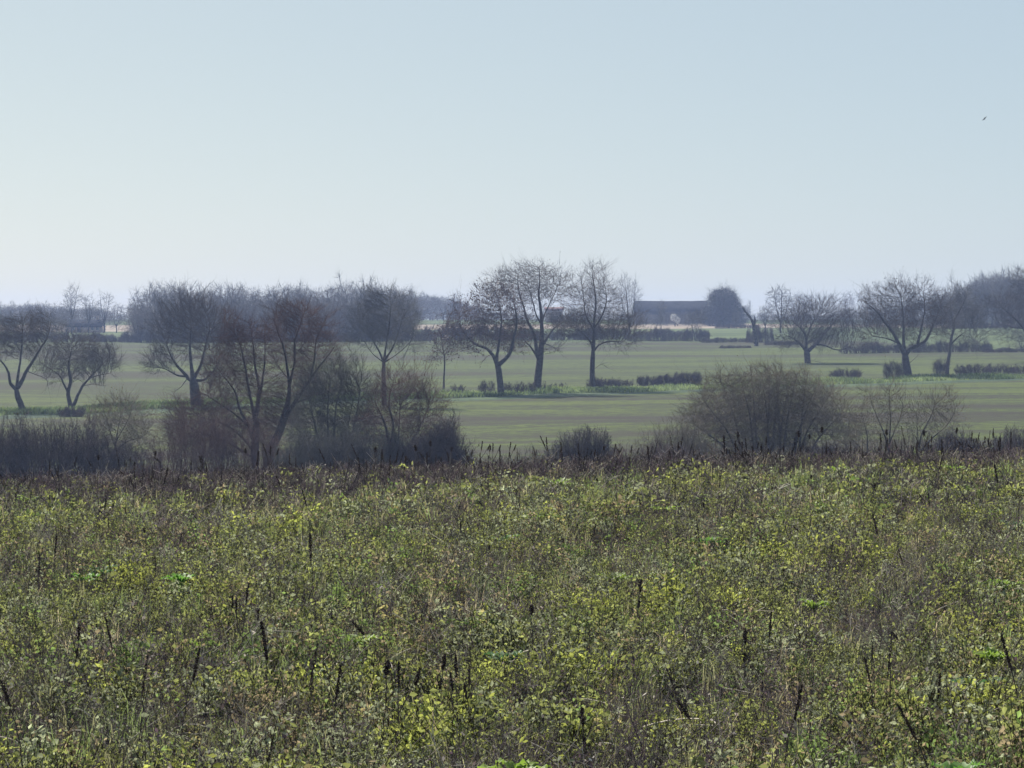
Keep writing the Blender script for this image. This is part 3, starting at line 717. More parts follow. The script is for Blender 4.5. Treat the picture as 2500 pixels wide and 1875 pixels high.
wt = [(1862, 930), (1760, 930), (1715, 985), (1805, 925), (1835, 905), (1880, 915), (1910, 905), (1895, 925), (1945, 920), (1990, 950), (2020, 975), (1970, 925), (2050, 1025), (1690, 1040), (1925, 960), (1985, 1000)]
T("willow_bush", "huge pale olive willow bush fanning up from many dark stems right of centre", "bush", 1880, 1152, 250, fan(wr, wt, 8, 2),
  [(1800, 975, 100, 66), (1895, 962, 110, 58), (1990, 1000, 90, 66), (1880, 1030, 185, 75), (1720, 1030, 60, 62), (2055, 1050, 50, 50), (1850, 1090, 150, 45)], n=3600, rag=0.18, step=0.3, tw=2.7, tw_len=0.5, tw_w=0.006, tip=0.008, split=0.05, mats=("twig_grey", "twig_olive", "catkin"), buds=9000, bud_s=0.06, maxn=11000)
Bz("dark_thicket", "dark tangle at the right foot of the big pale willow bush", "thicket", 241,
   [(1960 + 20 * i, 1150) for i in range(8)], [(1930, 1115), (1980, 1085), (2030, 1078), (2080, 1095), (2120, 1125)], 1150, 2.5, 380, blend=0.4, w=0.008, tw=5, tlen=0.25)
for k, (lab, bx, limbs, lobes) in enumerate([
    ("thin bare sallow with a straight leading stem right of the big pale bush", 2168,
     [([(2168, 1145), (2172, 1110), (2165, 1075), (2150, 1035), (2135, 1000), (2125, 965)], 6, 1.5), ([(2171, 1115), (2173, 1060), (2175, 1010), (2172, 965)], 5, 1.5), ([(2169, 1090), (2185, 1050), (2200, 1015), (2205, 990)], 4, 1.2)],
     [(2135, 985, 32, 45), (2175, 975, 35, 42), (2205, 1010, 25, 40), (2165, 1040, 45, 40)]),
    ("slim sallow leaning right, beside the dark bramble at the right", 2240,
     [([(2240, 1145), (2244, 1105), (2250, 1060), (2270, 1020), (2285, 985)], 5, 1.2), ([(2244, 1100), (2275, 1065), (2310, 1030), (2325, 1000)], 4, 1.2), ([(2245, 1090), (2240, 1050), (2238, 1010)], 3, 1)],
     [(2285, 985, 38, 40), (2325, 1000, 25, 35), (2245, 1020, 28, 40), (2290, 1040, 45, 35)]),
    ("spindly leaning sapling between the big pale bush and the thin sallows", 2122,
     [([(2122, 1145), (2120, 1100), (2118, 1055), (2108, 1010)], 4, 1), ([(2121, 1110), (2100, 1080), (2075, 1055)], 3, 1)],
     [(2105, 1020, 25, 40), (2085, 1060, 25, 30), (2120, 1060, 20, 35)])]):
    T("sallow_tree", lab, "tree", bx, 1142, 248 - 3 * k, limbs, lobes, n=1100, step=0.3, tw=1.7, tw_len=0.5, tw_w=0.006, tip=0.008, split=0.045, mats=("twig_grey", "twig_olive", "catkin"), buds=350, bud_s=0.06)
Bz("bramble_bush", "dark round bramble bush between the slim sallow and the right edge", "bush", 240,
   [(2280 + 18 * i, 1140) for i in range(7)], [(2240, 1110), (2270, 1075), (2310, 1055), (2350, 1058), (2400, 1080), (2430, 1110)], 1148, 3.0, 600, blend=0.45, w=0.010, tw=5, tlen=0.2)
Bz("bramble_bush", "low dark bramble bank running off the right edge of the picture", "bush", 244,
   [(2420 + 20 * i, 1135) for i in range(8)], [(2400, 1100), (2440, 1062), (2470, 1050), (2500, 1058), (2560, 1050), (2600, 1090)], 1145, 3.0, 480, blend=0.45, w=0.010, tw=5, tlen=0.2)
Bz("faint_scrub", "wispy pale brush behind the thin sallows right of the big bush", "shrub", 252,
   [(2060 + 30 * i, 1140) for i in range(9)], [(2030, 1100), (2090, 1060), (2150, 1070), (2220, 1060), (2290, 1075), (2340, 1100)], 1150, 2.5, 320, mats=("twig_olive", "catkin"), blend=0.4, w=0.006, tw=4, tlen=0.25)

Bz("brush_line", "low ragged purple brush joining the round hawthorn bush to the big pale willow bush", "shrub", 238,
   [(1480 + 22 * i, 1160) for i in range(11)], [(1450, 1120), (1510, 1085), (1560, 1100), (1610, 1070), (1680, 1090), (1730, 1115)], 1165, 2.5, 330, mats=("twig_red", "bud"), blend=0.3, w=0.007, tw=4, tlen=0.28)
Bz("brush_line", "low ragged brown brush in front of the dark brambles towards the right edge", "shrub", 234,
   [(2130 + 26 * i, 1150) for i in range(17)], [(2090, 1115), (2160, 1085), (2230, 1098), (2300, 1080), (2380, 1092), (2450, 1075), (2560, 1085)], 1152, 2.5, 420, mats=("twig", "bud"), blend=0.3, w=0.007, tw=4, tlen=0.28)

# ------------------------------------------------------------------ gappy hedge and scrub along the verge
def shrub(label, x0, x1, ytop, ybase, n, mats=("bramble", "bud"), group=None, blend=0.4, dep=1.2, name="hedge_shrub", Y=None, roots=None, w=0.010, tw=4):
    n = int(n * 0.8); x0 -= 6; x1 += 6; ytop += (ybase - ytop) * 0.02
    c = 0.5 * (x0 + x1); Y = Y or y_at(c, ybase); d = (x1 - x0)
    h = ybase - ytop
    top = [(x0, ytop + h * 0.35), (x0 + d * 0.12, ytop + h * 0.1), (x0 + d * 0.35, ytop), (x0 + d * 0.65, ytop + h * 0.08), (x0 + d * 0.88, ytop), (x1, ytop + h * 0.3)]
    rt = roots or [(c - d * 0.15, ybase), (c + d * 0.15, ybase)]
    return Bz(name, label, "shrub", Y, rt, top, ybase + 1, dep, n, mats=mats, blend=blend, w=w * 0.8, tw=tw + 2, tlen=0.38, group=group, low=0.3)
shrub("dark round bush at the foot of the small fan shaped tree", 146, 202, 992, 1018, 170, w=0.012)
shrub("small sprig of hawthorn right of the slim ivy dotted tree", 1105, 1131, 938, 960, 60)
shrub("thin scrubby hawthorn just left of the forked alder trunk", 1172, 1202, 930, 959, 80)
shrub("wider low scrub just right of the forked alder trunk", 1228, 1282, 934, 958, 140)
shrub("slim upright scrub touching the left of the tallest tree's trunk", 1290, 1302, 935, 958, 50)
shrub("low scrub touching the right of the tallest tree's trunk", 1320, 1345, 936, 956, 70)
shrub("tiny lone bush midway between the two tallest hedge trees", 1356, 1374, 934, 955, 50)
shrub("dark bush wrapped round the foot of the right hand big hedge tree", 1438, 1468, 920, 952, 130)
shrub("squat dark hedge bush right of the big hedge tree's foot", 1466, 1512, 924, 948, 160)
shrub("small thin bush closing the squat hedge bush on its right", 1512, 1542, 926, 946, 80)
shrub("dark flat topped hedge bush, first of the clipped pair right of the three trees", 1557, 1615, 916, 942, 230, dep=1.5, w=0.013)
shrub("dark flat topped hedge bush, second of the clipped pair next to the pale willow bush", 1612, 1652, 914, 942, 160, dep=1.5, w=0.013)
shrub("taller dark hedge bush half hidden by the left side of the pale willow bush", 1652, 1708, 908, 940, 230, dep=1.5, w=0.013)
shrub("dark hedge remnant right behind the top of the pale willow bush", 2030, 2100, 900, 926, 240, dep=1.5)
shrub("grey bush leaning on the left of the round crowned oak's trunk", 2162, 2205, 882, 924, 170)
shrub("brushy bush just left of the curving grey tree's trunk", 2285, 2310, 875, 918, 110)
shrub("long dark hedge bush right of the curving grey tree", 2335, 2415, 888, 916, 220, dep=1.8, w=0.013)
shrub("dark hedge bush at the right edge beyond the long one", 2412, 2480, 889, 913, 180, dep=1.8, w=0.013)
shrub("bush running out of the right edge along the verge", 2475, 2560, 892, 911, 170, dep=1.8)
# ------------------------------------------------------------------ far woods: a few trees grown once, then copied
def wood_variant(k, h, w, fork, dense=1.0, mats=("bark", "hazed_twig", "bud"), round_=False):
    r = np.random.default_rng(100 + k)
    limbs = [([(0, 0, 0), (r.normal() * 0.2, 0, h * fork * 0.5), (r.normal() * 0.3, 0, h * fork)], 0.28, 0.2)]
    for j in range(5):
        a = j * 1.256 + r.uniform(-0.4, 0.4); q = w * r.uniform(0.35, 0.7)
        limbs.append(([(0, 0, h * fork), (q * 0.45 * math.cos(a), q * 0.45 * math.sin(a), h * (fork + 0.2)), (q * math.cos(a), q * math.sin(a), h * r.uniform(0.75, 0.92))], 0.15, 0.05))
    lobes = [((0, 0, h * 0.66), (w * 0.8, w * 0.8, h * 0.33)), ((0, 0, h * 0.35), (w * 0.7, w * 0.7, h * 0.22))]
    for j in range(5):
        a = r.uniform(0, 6.28); lobes.append(((w * 0.5 * math.cos(a), w * 0.5 * math.sin(a), h * r.uniform(0.5, 0.85)), (w * 0.45, w * 0.45, h * 0.17)))
    if k in (2, 4): lobes.append(((0, 0, h * 0.17), (w * 0.8, w * 0.8, h * 0.15)))
    spec = dict(limbs=limbs, lobes=lobes, n=int(1300 * dense), step=0.55, dk=1.5, tw=3.2, tw_len=1.2, tw_w=0.02, tip=0.024, rag=0.3, side=(), split=0.1, maxn=3000, tw_up=0.3)
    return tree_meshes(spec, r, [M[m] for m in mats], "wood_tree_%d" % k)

WV = [wood_variant(0, 12, 4.2, 0.22), wood_variant(1, 12, 3.4, 0.3), wood_variant(2, 12, 5.0, 0.18, 1.2), wood_variant(3, 12, 3.0, 0.25, 0.9), wood_variant(4, 12, 4.6, 0.25, 1.1, ("bark", "twig_grey", "bud"))]

def far_tree(k, px, pytop, Y, label, group, name="bare_tree", wscale=1.0, zoff=-0.1, first={}):
    r = np.random.default_rng(int(px * 17 + Y))
    x = (px - 1250) / F * Y; z = float(terrain(x, Y)) + zoff
    ztop = EYE - (pytop - 790) / F * Y
    s = max(2.5, ztop - z) / 12.0
    root = link(name, None, None, (x, Y, z)); tag(root, label, "tree", group)
    root.rotation_euler = (0, 0, r.uniform(0, 6.28)); root.scale = (s * wscale, s * wscale, s)
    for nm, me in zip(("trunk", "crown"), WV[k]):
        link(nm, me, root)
    return root

rw = random.Random(5)
def row(px0, px1, n, topf, Y0, Y1, label, group, name="bare_tree", wscale=1.0, jit=10, ks=(0, 1, 2, 3, 4)):
    for i in range(n):
        px = px0 + (px1 - px0) * (i + rw.uniform(0.1, 0.9)) / n
        far_tree(rw.choice(ks), px, topf(px) + rw.uniform(-0.4, 1) * jit, rw.uniform(Y0, Y1), label, group, name, wscale * rw.uniform(0.85, 1.2))

lab_w = "bare tree in the long blue grey wood across the back of the upper field"
topw = lambda p: np.interp(p, [320, 350, 390, 450, 520, 580, 640, 720, 800, 860, 930, 980, 1010], [745, 728, 715, 716, 718, 705, 720, 716, 718, 714, 712, 715, 732])
row(318, 1010, 56, lambda p: topw(p) - 12, 818, 880, lab_w, "trees of the long wood", wscale=1.0, jit=30)
row(318, 1010, 40, lambda p: topw(p) + 26, 804, 818, lab_w, "trees of the long wood", wscale=1.25, jit=26)
lab_c = "far blue tree in the sloping copse behind the end of the long wood"
row(985, 1260, 24, lambda p: np.interp(p, [985, 1060, 1110, 1180, 1260], [722, 724, 735, 752, 770]), 1330, 1420, lab_c, "trees of the far copse", wscale=1.5, jit=6, ks=(2, 4))
lab_l = "small pale blue tree in the distant tree line at the left edge"
row(-60, 310, 46, lambda p: np.interp(p, [-60, 20, 70, 130, 180, 240, 310], [748, 746, 742, 746, 752, 752, 775]), 1180, 1320, lab_l, "trees of the left tree line", wscale=1.15, jit=8, ks=(2, 4, 0))
lab_h = "small tree of the hedge row in front of the pink cottage at left"
row(-40, 165, 14, lambda p: 768, 900, 960, lab_h, "hedge row trees by the cottage", jit=14)
lab_r = "bare tree in the wood rising to the right edge"
row(2340, 2580, 26, lambda p: np.interp(p, [2340, 2380, 2420, 2500, 2580], [712, 690, 680, 678, 672]), 960, 1030, lab_r, "trees of the right wood", jit=16, ks=(2, 4, 0, 1))
row(2060, 2380, 26, lambda p: np.interp(p, [2060, 2150, 2300, 2380], [758, 750, 725, 715]), 1000, 1080, "hazy tree in the low wood behind the two verge oaks", "trees of the low wood", jit=12, ks=(2, 4))
lab_m = "low hazy tree in the far line behind the barn and fields"
row(1260, 1560, 26, lambda p: 770, 1260, 1340, lab_m, "trees of the far middle line", wscale=1.3, jit=7, ks=(2, 4))
row(1830, 2080, 26, lambda p: 768, 1200, 1290, lab_m.replace("barn and fields", "snag and field oak"), "trees of the far line behind the snag", wscale=1.3, jit=9, ks=(2, 4))

# single far trees
f = far_tree
f(1, 176, 700, 985, "tall slender tree standing clear above the left tree line", None, "poplar_tree", 0.75)
f(3, 217, 722, 990, "second tallest tree right of the slender one at left", None, "bare_tree", 0.9)
f(3, 254, 716, 1000, "upright twin topped tree right of centre in the left group", None, "bare_tree", 0.9)
f(0, 284, 745, 1010, "low spreading tree at the right end of the left group", None, "bare_tree", 1.0)
f(1, 1615, 737, 930, "thin bent sapling in front of the barn roof", None, "sapling", 0.6)
f(2, 1697, 757, y_at(1697, 832), "umbrella crowned small tree in front of the stubble field", None, "small_tree", 0.85)
f(3, 1797, 752, 985, "small dark round headed tree between the dome tree and the snag", None, "small_tree", 0.8)
f(0, 1906, 703, 900, "tall loose crowned tree behind the left side of the low spreading oak", None, "bare_tree", 1.0)
f(4, 1868, 745, 905, "lower tree on the left of the tall loose crowned one", None, "bare_tree", 0.9)
f(2, 1955, 722, 1050, "dense blue rounded tree behind the low spreading oak", None, "bare_tree", 1.15)
f(1, 2068, 716, 1180, "faint thin tree in the gap between the two oaks at right", None, "bare_tree", 0.9)
f(3, 1828, 734, 1200, "small pointed tree just right of the dome shaped one", None, "conifer_tree", 0.45)
f(1, 1325, 738, 1300, "faint little tree seen through the tallest hedge tree", None, "bare_tree", 1.0)
f(0, 2378, 842, y_at(2378, 858, 560), "stunted tree on the field boundary behind the curving grey tree", None, "small_tree", 1.6)
f(2, 2495, 812, y_at(2490, 858, 560), "low tree on the field boundary at the right edge", None, "small_tree", 1.4)

for px, tp, lab in ((150, 758, "dense tree hiding the left end of the pink cottage's roof"), (222, 757, "dense tree rising over the right end of the pink cottage's roof")):
    f(4, px, tp, 1040, lab, None, "bare_tree", 1.2)
row(1535, 1725, 15, lambda p: 764, 1140, 1180, "low blue tree in front of the long barn's wall", "trees before the barn", wscale=1.5, jit=8, ks=(2, 4))
row(1340, 1440, 8, lambda p: 762, 1180, 1215, "low blue tree beside the rust roofed shed", "trees beside the shed", wscale=1.4, jit=5)
# dome tree: a dense ivy clad crown
place_tree("dome_tree", "dense dome shaped blue grey tree beside the barn roof", "tree", 1766, 800, 1130,
   [([(1766, 803), (1766, 790), (1766, 775)], 9, 8), ([(1766, 778), (1740, 755), (1725, 735)], 4, 1), ([(1766, 778), (1795, 755), (1810, 735)], 4, 1), ([(1766, 778), (1768, 745), (1766, 710)], 5, 1)],
   [(1766, 756, 46, 48), (1742, 775, 34, 30), (1792, 775, 36, 30), (1766, 742, 36, 36)], mats=("bark", "twig_grey", "ivy"), n=1100, step=0.6, tw=3, tw_len=1.2, tw_w=0.025, rag=0.08, stray=0.0, leaves=10000, leaf_s=0.30)
place_tree("blossom_bush", "white blossoming blackthorn bush in front of the barn", "bush", 1648, 786, 1120,
   [([(1648, 789), (1648, 780), (1648, 772)], 3, 2), ([(1648, 778), (1642, 768), (1640, 760)], 1.5, 0.8), ([(1648, 778), (1655, 768), (1657, 762)], 1.5, 0.8)],
   [(1645, 764, 9, 10), (1653, 770, 8, 9)], mats=("twig_grey", "twig_grey", "blossom"), n=160, step=0.4, tw=2, leaves=900, leaf_s=0.2)
for lab, x, y, Y, rx in (("small pale blossom bush by the long wood's edge under the tall tree", 1010, 795, 812, 10), ("white flowering bush at the left end of the long wood", 312, 818, 830, 9)):
    place_tree("blossom_bush", lab, "bush", x, y + 14, Y, [([(x, y + 16), (x, y + 10), (x, y + 4)], 2, 1), ([(x, y + 8), (x - 4, y + 2), (x - 5, y - 3)], 1, 0.6)],
               [(x, y, rx, 9)], mats=("twig_grey", "twig_grey", "blossom"), n=130, step=0.4, tw=2, leaves=260, leaf_s=0.16)

# ------------------------------------------------------------------ far hedges (field boundaries)
hm = [brush_mesh("far_hedge_%d" % k, np.random.default_rng(60 + k), [(-40 + 10 * i, 0) for i in range(9)],
      [(-48, -10), (-40, -19), (-27, -15), (-12, -23 - k), (4, -17), (18, -21), (30, -16), (40, -21), (48, -9)], 0, 1.6, 260, [M["bramble"] if k else M["twig"], M["bud"]], 0.1, 0, blend=0.12, w=0.016, tw=5, tlen=0.4, low=0.35) for k in range(2)]
def far_hedge(px, py, h_px, w_px, label, group=None, Y=None, k=0, name="far_hedge"):
    Y = Y or y_at(px, py)
    x = (px - 1250) / F * Y
    s = Y / F
    o = link(name, hm[k], None, (x, Y, float(terrain(x, Y)) - 0.1))
    o.scale = (w_px * s / 9.6, 1.0, h_px * s / 2.2)
    return tag(o, label, "hedge", group)
g1 = "hedge bushes along the far edge of the upper field"
for i, (px, w, h, lab) in enumerate([
    (1560, 60, 26, "far hedge bush at the left end of the hedge below the stubble field"), (1605, 40, 34, "taller far hedge bush under the bent sapling"),
    (1645, 60, 22, "low far hedge bush left of the umbrella crowned tree"), (1680, 24, 30, "narrow far hedge bush touching the umbrella crowned tree's left"),
    (1715, 36, 30, "dark far hedge bush touching the umbrella crowned tree's right")]):
    far_hedge(px, 833, h, w, lab, g1, k=i % 2)
far_hedge(1640, 824, 19, 190, "long clipped hedge top running behind the umbrella crowned tree", None, Y=850, k=1)
far_hedge(1775, 836, 14, 130, "low rough hedge on the far field edge left of the snag", None, k=0)
far_hedge(1795, 850, 9, 80, "grey tuft of brush lying in the upper field before the snag", None, k=0, name="brush_tuft")
far_hedge(1855, 836, 38, 70, "brushy shrub mass behind the dead snag", None, k=1)
far_hedge(1910, 842, 12, 90, "low hedge between the snag and the low spreading oak", None, k=0)
for px, w, lab in ((380, 180, "dim undergrowth hedge at the left foot of the long wood"), (560, 200, "dim undergrowth hedge at the foot of the long wood behind the oak"), (760, 220, "dim undergrowth hedge at the foot of the long wood behind the leaning willow"), (960, 200, "dim undergrowth hedge at the right foot of the long wood")):
    far_hedge(px, 836, 30, w, lab, None, Y=803, k=0)
far_hedge(1130, 833, 40, 220, "hedge joining the long wood to the three big trees", None, Y=812, k=1)
far_hedge(1330, 832, 30, 260, "hedge across the field edge seen behind the tallest tree", None, Y=815, k=0)
far_hedge(1470, 832, 34, 140, "hedge across the field edge seen behind the right hand big tree", None, Y=812, k=1)
far_hedge(110, 840, 30, 300, "dark hedge in front of the pink cottage", None, Y=805, k=0)
far_hedge(280, 838, 18, 120, "low dark hedge right of the cottage's front hedge", None, Y=806, k=1)
far_hedge(2330, 860, 30, 190, "dark field boundary hedge behind the curving grey tree", None, k=0)
far_hedge(2470, 860, 12, 140, "low field boundary hedge at the right edge", None, k=1)
far_hedge(2150, 862, 26, 200, "field boundary hedge behind the round crowned oak", None, k=1)
far_hedge(1800, 801, 12, 110, "thin far hedge on the near side of the stubble field by the dome tree", None, Y=1035, k=0)
far_hedge(2420, 803, 16, 220, "dark hedge at the foot of the right wood", None, Y=955, k=0)
far_hedge(1645, 786, 14, 200, "far hedge in front of the barn wall", None, Y=1185, k=0)

# ------------------------------------------------------------------ buildings
def quad(V, *idx):
    return np.array(V, float), np.array(idx, int)
def flat_mat(name, c1, c2, sc=2.0, rough=0.9):
    m = bark_mat(name, c1, c2, sc, rough)
    m.node_tree.nodes["Principled BSDF"].inputs["Specular IOR Level"].default_value = 0.05 if rough > 0.95 else 0.25
    return m
M["tile_dark"] = flat_mat("tile_dark", (0.012, 0.013, 0.017), (0.028, 0.029, 0.034), 0.8, 1.0)
M["board"] = flat_mat("board", (0.06, 0.05, 0.045), (0.10, 0.085, 0.07), 1.5)
M["render_pink"] = flat_mat("render_pink", (0.44, 0.30, 0.23), (0.56, 0.41, 0.32), 0.6)
M["rust"] = flat_mat("rust", (0.13, 0.06, 0.045), (0.20, 0.10, 0.075), 0.7)
M["brick_pale"] = flat_mat("brick_pale", (0.34, 0.25, 0.20), (0.42, 0.33, 0.28), 1.0)
M["white_paint"] = flat_mat("white_paint", (0.72, 0.72, 0.70), (0.8, 0.8, 0.78), 2.0)
M["glass"] = flat_mat("glass_dark", (0.03, 0.035, 0.045), (0.05, 0.055, 0.065), 0.5, 0.15)

def box(mb, x0, x1, y0, y1, z0, z1, mat=0):
    V = np.array([[x, y, z] for z in (z0, z1) for x, y in ((x0, y0), (x1, y0), (x1, y1), (x0, y1))], float)
    Q = np.array([[0, 1, 5, 4], [1, 2, 6, 5], [2, 3, 7, 6], [3, 0, 4, 7], [4, 5, 6, 7], [3, 2, 1, 0]])
    mb.add(V, Q, mat)

def gabled(name, label, cat, px0, px1, Y, eave_py, ridge_py, depth, wall_m, roof_m, windows=(), door=None, chimney=None, base_drop=0.3):
    s = Y / F
    xc = (0.5 * (px0 + px1) - 1250) * s; w = (px1 - px0) * s / 2
    z0 = float(terrain(xc, Y))
    ze = EYE - (eave_py - 790) * s - z0; zr = EYE - (ridge_py - 790) * s - z0
    root = link(name, None, None, (xc, Y, z0)); tag(root, label, cat)
    mb = MB(); box(mb, -w, w, 0, depth, -base_drop, ze)
    d = depth / 2
    for x in (-w, w):      # gables
        sg = 0.0015 if x > 0 else -0.0015
        V = np.array([[x, 0, ze], [x, depth, ze], [x, d, zr - 0.1]]); mb.add(V, np.array([[0, 1, 2]]), 0)
    link("wall", mb.mesh(name + "_wall", [wall_m]), root)
    rb = MB(); o = 0.45; t = 0.14
    nx = 24; r = np.random.default_rng(int(px0))
    xs = np.linspace(-w - o, w + o, nx + 1); sag = 0.10 * np.sin(np.linspace(0, math.pi, nx + 1)) + r.normal(size=nx + 1) * 0.03
    dz = (zr - ze) / d * o
    prof = [(-o, ze - dz + 0.05), (d, zr), (depth + o, ze - dz + 0.05), (depth + o, ze - dz + 0.05 + t), (d, zr + t), (-o, ze - dz + 0.05 + t)]
    V = np.array([[x, a, b - (g if i in (1, 4) else g * 0.4)] for x, g in zip(xs, sag) for i, (a, b) in enumerate(prof)])
    Q = np.array([[6 * k + i, 6 * k + (i + 1) % 6, 6 * k + 6 + (i + 1) % 6, 6 * k + 6 + i] for k in range(nx) for i in range(6)])
    rb.add(V, Q, 0); e = 6 * nx
    rb.add(V[:6], np.array([[0, 5, 4, 1], [1, 4, 3, 2]]), 0); rb.add(V[e:], np.array([[0, 1, 4, 5], [1, 2, 3, 4]]), 0)
    roof = link("roof", rb.mesh(name + "_roof", [roof_m]), root)
    if chimney is not None:
        cb = MB(); box(cb, chimney - 0.4, chimney + 0.4, d - 0.35, d + 0.35, zr - 0.4, zr + 1.0); box(cb, chimney - 0.48, chimney + 0.48, d - 0.43, d + 0.43, zr + 1.003, zr + 1.12)
        link("chimney", cb.mesh(name + "_chimney", [wall_m]), roof)
    for (wx, wz, ww, wh) in windows:
        fb = MB()
        for a0, a1, b0, b1 in ((-ww, ww, wh - 0.09, wh), (-ww, ww, -wh, -wh + 0.09), (-ww, -ww + 0.09, -wh + 0.09, wh - 0.09), (ww - 0.09, ww, -wh + 0.09, wh - 0.09), (-0.04, 0.04, -wh + 0.09, wh - 0.09)):
            box(fb, wx + a0, wx + a1, -0.06, -0.003, wz + b0, wz + b1)
        fr = link("window", fb.mesh(name + "_window", [M["white_paint"]]), root)
        gb = MB(); box(gb, wx - ww + 0.09, wx + ww - 0.09, -0.028, -0.004, wz - wh + 0.09, wz + wh - 0.09)
        link("pane", gb.mesh(name + "_pane", [M["glass"]]), fr)
    if door:
        dx, dw, dh = door
        db = MB()
        box(db, dx - dw, dx - 0.02, -0.07, -0.003, 0.0, dh); box(db, dx + 0.02, dx + dw, -0.07, -0.003, 0.0, dh)
        for k in range(3):
            box(db, dx - dw + 0.1, dx + dw - 0.1, -0.10, -0.072, 0.3 + k * (dh - 0.6) / 2, 0.42 + k * (dh - 0.6) / 2)
        link("door", db.mesh(name + "_door", [M["board"] if wall_m != M["board"] else M["tile_dark"]]), root)
    return root
gabled("long_barn", "long dark roofed barn on the skyline left of the dome tree", "barn", 1552, 1725, 1220, 772, 735, 11.0, M["board"], M["tile_dark"], door=(-4.0, 1.6, 2.2))
gabled("farm_cottage", "pink rendered cottage half hidden behind the left group of trees", "house", 164, 247, 1010, 797, 780, 7.0, M["render_pink"], M["tile_dark"], windows=((2.4, 1.3, 0.42, 0.6), (3.9, 1.3, 0.42, 0.6), (-3.2, 1.3, 0.45, 0.6)), door=(-1.5, 0.5, 2.0), chimney=3.5)
gabled("farm_shed", "low shed with a rust red roof behind the tallest tree's crown", "shed", 1332, 1374, 1230, 757, 750, 6.0, M["brick_pale"], M["rust"], door=(0.0, 1.2, 2.4))

# ------------------------------------------------------------------ bird
def bird():
    p = px2w(2404, 290, 120)
    B = np.array
    # body as one continuous lofted surface, wings swept from its sides
    ring = []; n = 8
    prof = [(-0.15, 0.004), (-0.12, 0.014), (-0.05, 0.030), (0.02, 0.036), (0.07, 0.028), (0.10, 0.022), (0.125, 0.018), (0.145, 0.005)]
    V = []; Q = []
    for x, rr in prof:
        for k in range(n):
            a = k * 2 * math.pi / n
            V.append((x, rr * math.cos(a), rr * 0.9 * math.sin(a)))
    for i in range(len(prof) - 1):
        for k in range(n):
            Q.append((i * n + k, i * n + (k + 1) % n, (i + 1) * n + (k + 1) % n, (i + 1) * n + k))
    mb = MB(); mb.add(B(V), B(Q), 0)
    for s in (-1, 1):
        top = [(0.07, 0.02 * s, 0.01), (0.075, 0.12 * s, 0.05), (0.03, 0.25 * s, 0.035), (-0.04, 0.33 * s, 0.01)]
        bot = [(-0.05, 0.02 * s, 0.008), (-0.04, 0.12 * s, 0.045), (-0.05, 0.25 * s, 0.03), (-0.06, 0.325 * s, 0.008)]
        W_ = B(top + bot + [(x, y, z - 0.006) for x, y, z in top + bot])
        q = [(i, i + 1, 5 + i, 4 + i) for i in range(3)] + [(8 + i, 12 + i, 13 + i, 9 + i) for i in range(3)] + [(i, 8 + i, 9 + i, i + 1) for i in range(3)] + [(4 + i, 5 + i, 13 + i, 12 + i) for i in range(3)] + [(3, 11, 15, 7)]
        mb.add(W_, B(q), 0)
    tl = B([(-0.13, 0.012, 0.0), (-0.13, -0.012, 0.0), (-0.23, -0.04, 0.0), (-0.23, 0.04, 0.0), (-0.13, 0.012, -0.005), (-0.13, -0.012, -0.005), (-0.23, -0.04, -0.005), (-0.23, 0.04, -0.005)])
    mb.add(tl, B([(0, 1, 2, 3), (7, 6, 5, 4), (0, 4, 5, 1), (2, 6, 7, 3), (1, 5, 6, 2), (3, 7, 4, 0)]), 0)
    o = link("bird", mb.mesh("bird", [bark_mat("feather", (0.03, 0.03, 0.032), (0.06, 0.055, 0.05), 20)], True), None, p)
    o.rotation_euler = (math.radians(-48), math.radians(30), math.radians(70))
    o.scale = (0.42, 0.32, 0.42)
    tag(o, "small dark bird flying alone high in the sky at upper right", "bird")
bird()
# ------------------------------------------------------------------ weed field (near)
def field_points(r, dens, y0, y1, margin=2.2):
    area = 0.1488 * (y1 ** 2 - y0 ** 2) + 2 * margin * (y1 - y0)
    n = int(area * dens)
    Y = np.sqrt(r.uniform(y0 ** 2, y1 ** 2, n * 2)); hw = 0.1488 * Y + margin
    x = r.uniform(-1, 1, n * 2) * hw
    k = r.uniform(size=n * 2) < hw / (0.1488 * Y) / (hw / (0.1488 * Y)).max()
    return x[k][:n], Y[k][:n]

def crest_w(x, Y):          # dead stems take over towards the crest, most of all on the left
    return np.clip((Y - (42.4 + 2.5 * vof(x, Y)) + 1.5 * bumps(x, Y, 6.0, 51)) / 5.0, 0, 1)

PAL_G = np.array([(0.22, 0.24, 0.076), (0.30, 0.325, 0.072), (0.24, 0.26, 0.155), (0.25, 0.20, 0.115), (0.165, 0.235, 0.064), (0.30, 0.26, 0.105)])
PAL_D = np.array([(0.11, 0.084, 0.08), (0.34, 0.29, 0.25), (0.15, 0.10, 0.115), (0.07, 0.058, 0.062), (0.46, 0.41, 0.34)])

def tmpl_green(r, nst, nlf, hmax, ls):
    L = []; S = []
    for _ in range(nst):
        a = r.uniform(0, 6.28); rad = r.uniform(0.02, 0.13); h = r.uniform(0.35, 1.0) * hmax
        b = np.array([r.normal() * 0.02, r.normal() * 0.02, -0.02]); t = np.array([rad * math.cos(a), rad * math.sin(a), h])
        S.append((b, t))
        tt = r.uniform(0.15, 1.0, nlf)[:, None]
        L.append(b + (t - b) * tt + r.normal(size=(nlf, 3)) * 0.022)
    P = np.concatenate(L)
    V, Q = lobed_leaves(P, ls, r, up=0.75)
    s0 = np.array([a for a, b in S]); s1 = np.array([b for a, b in S]); d = norm(s1 - s0)
    V2, Q2 = prisms(s0, s1, d, d, np.full(nst, 0.0022), np.full(nst, 0.0012), 3)
    return np.concatenate([V, V2]), np.concatenate([Q, Q2 + len(V)]), np.concatenate([np.zeros(len(Q), int), np.ones(len(Q2), int)])

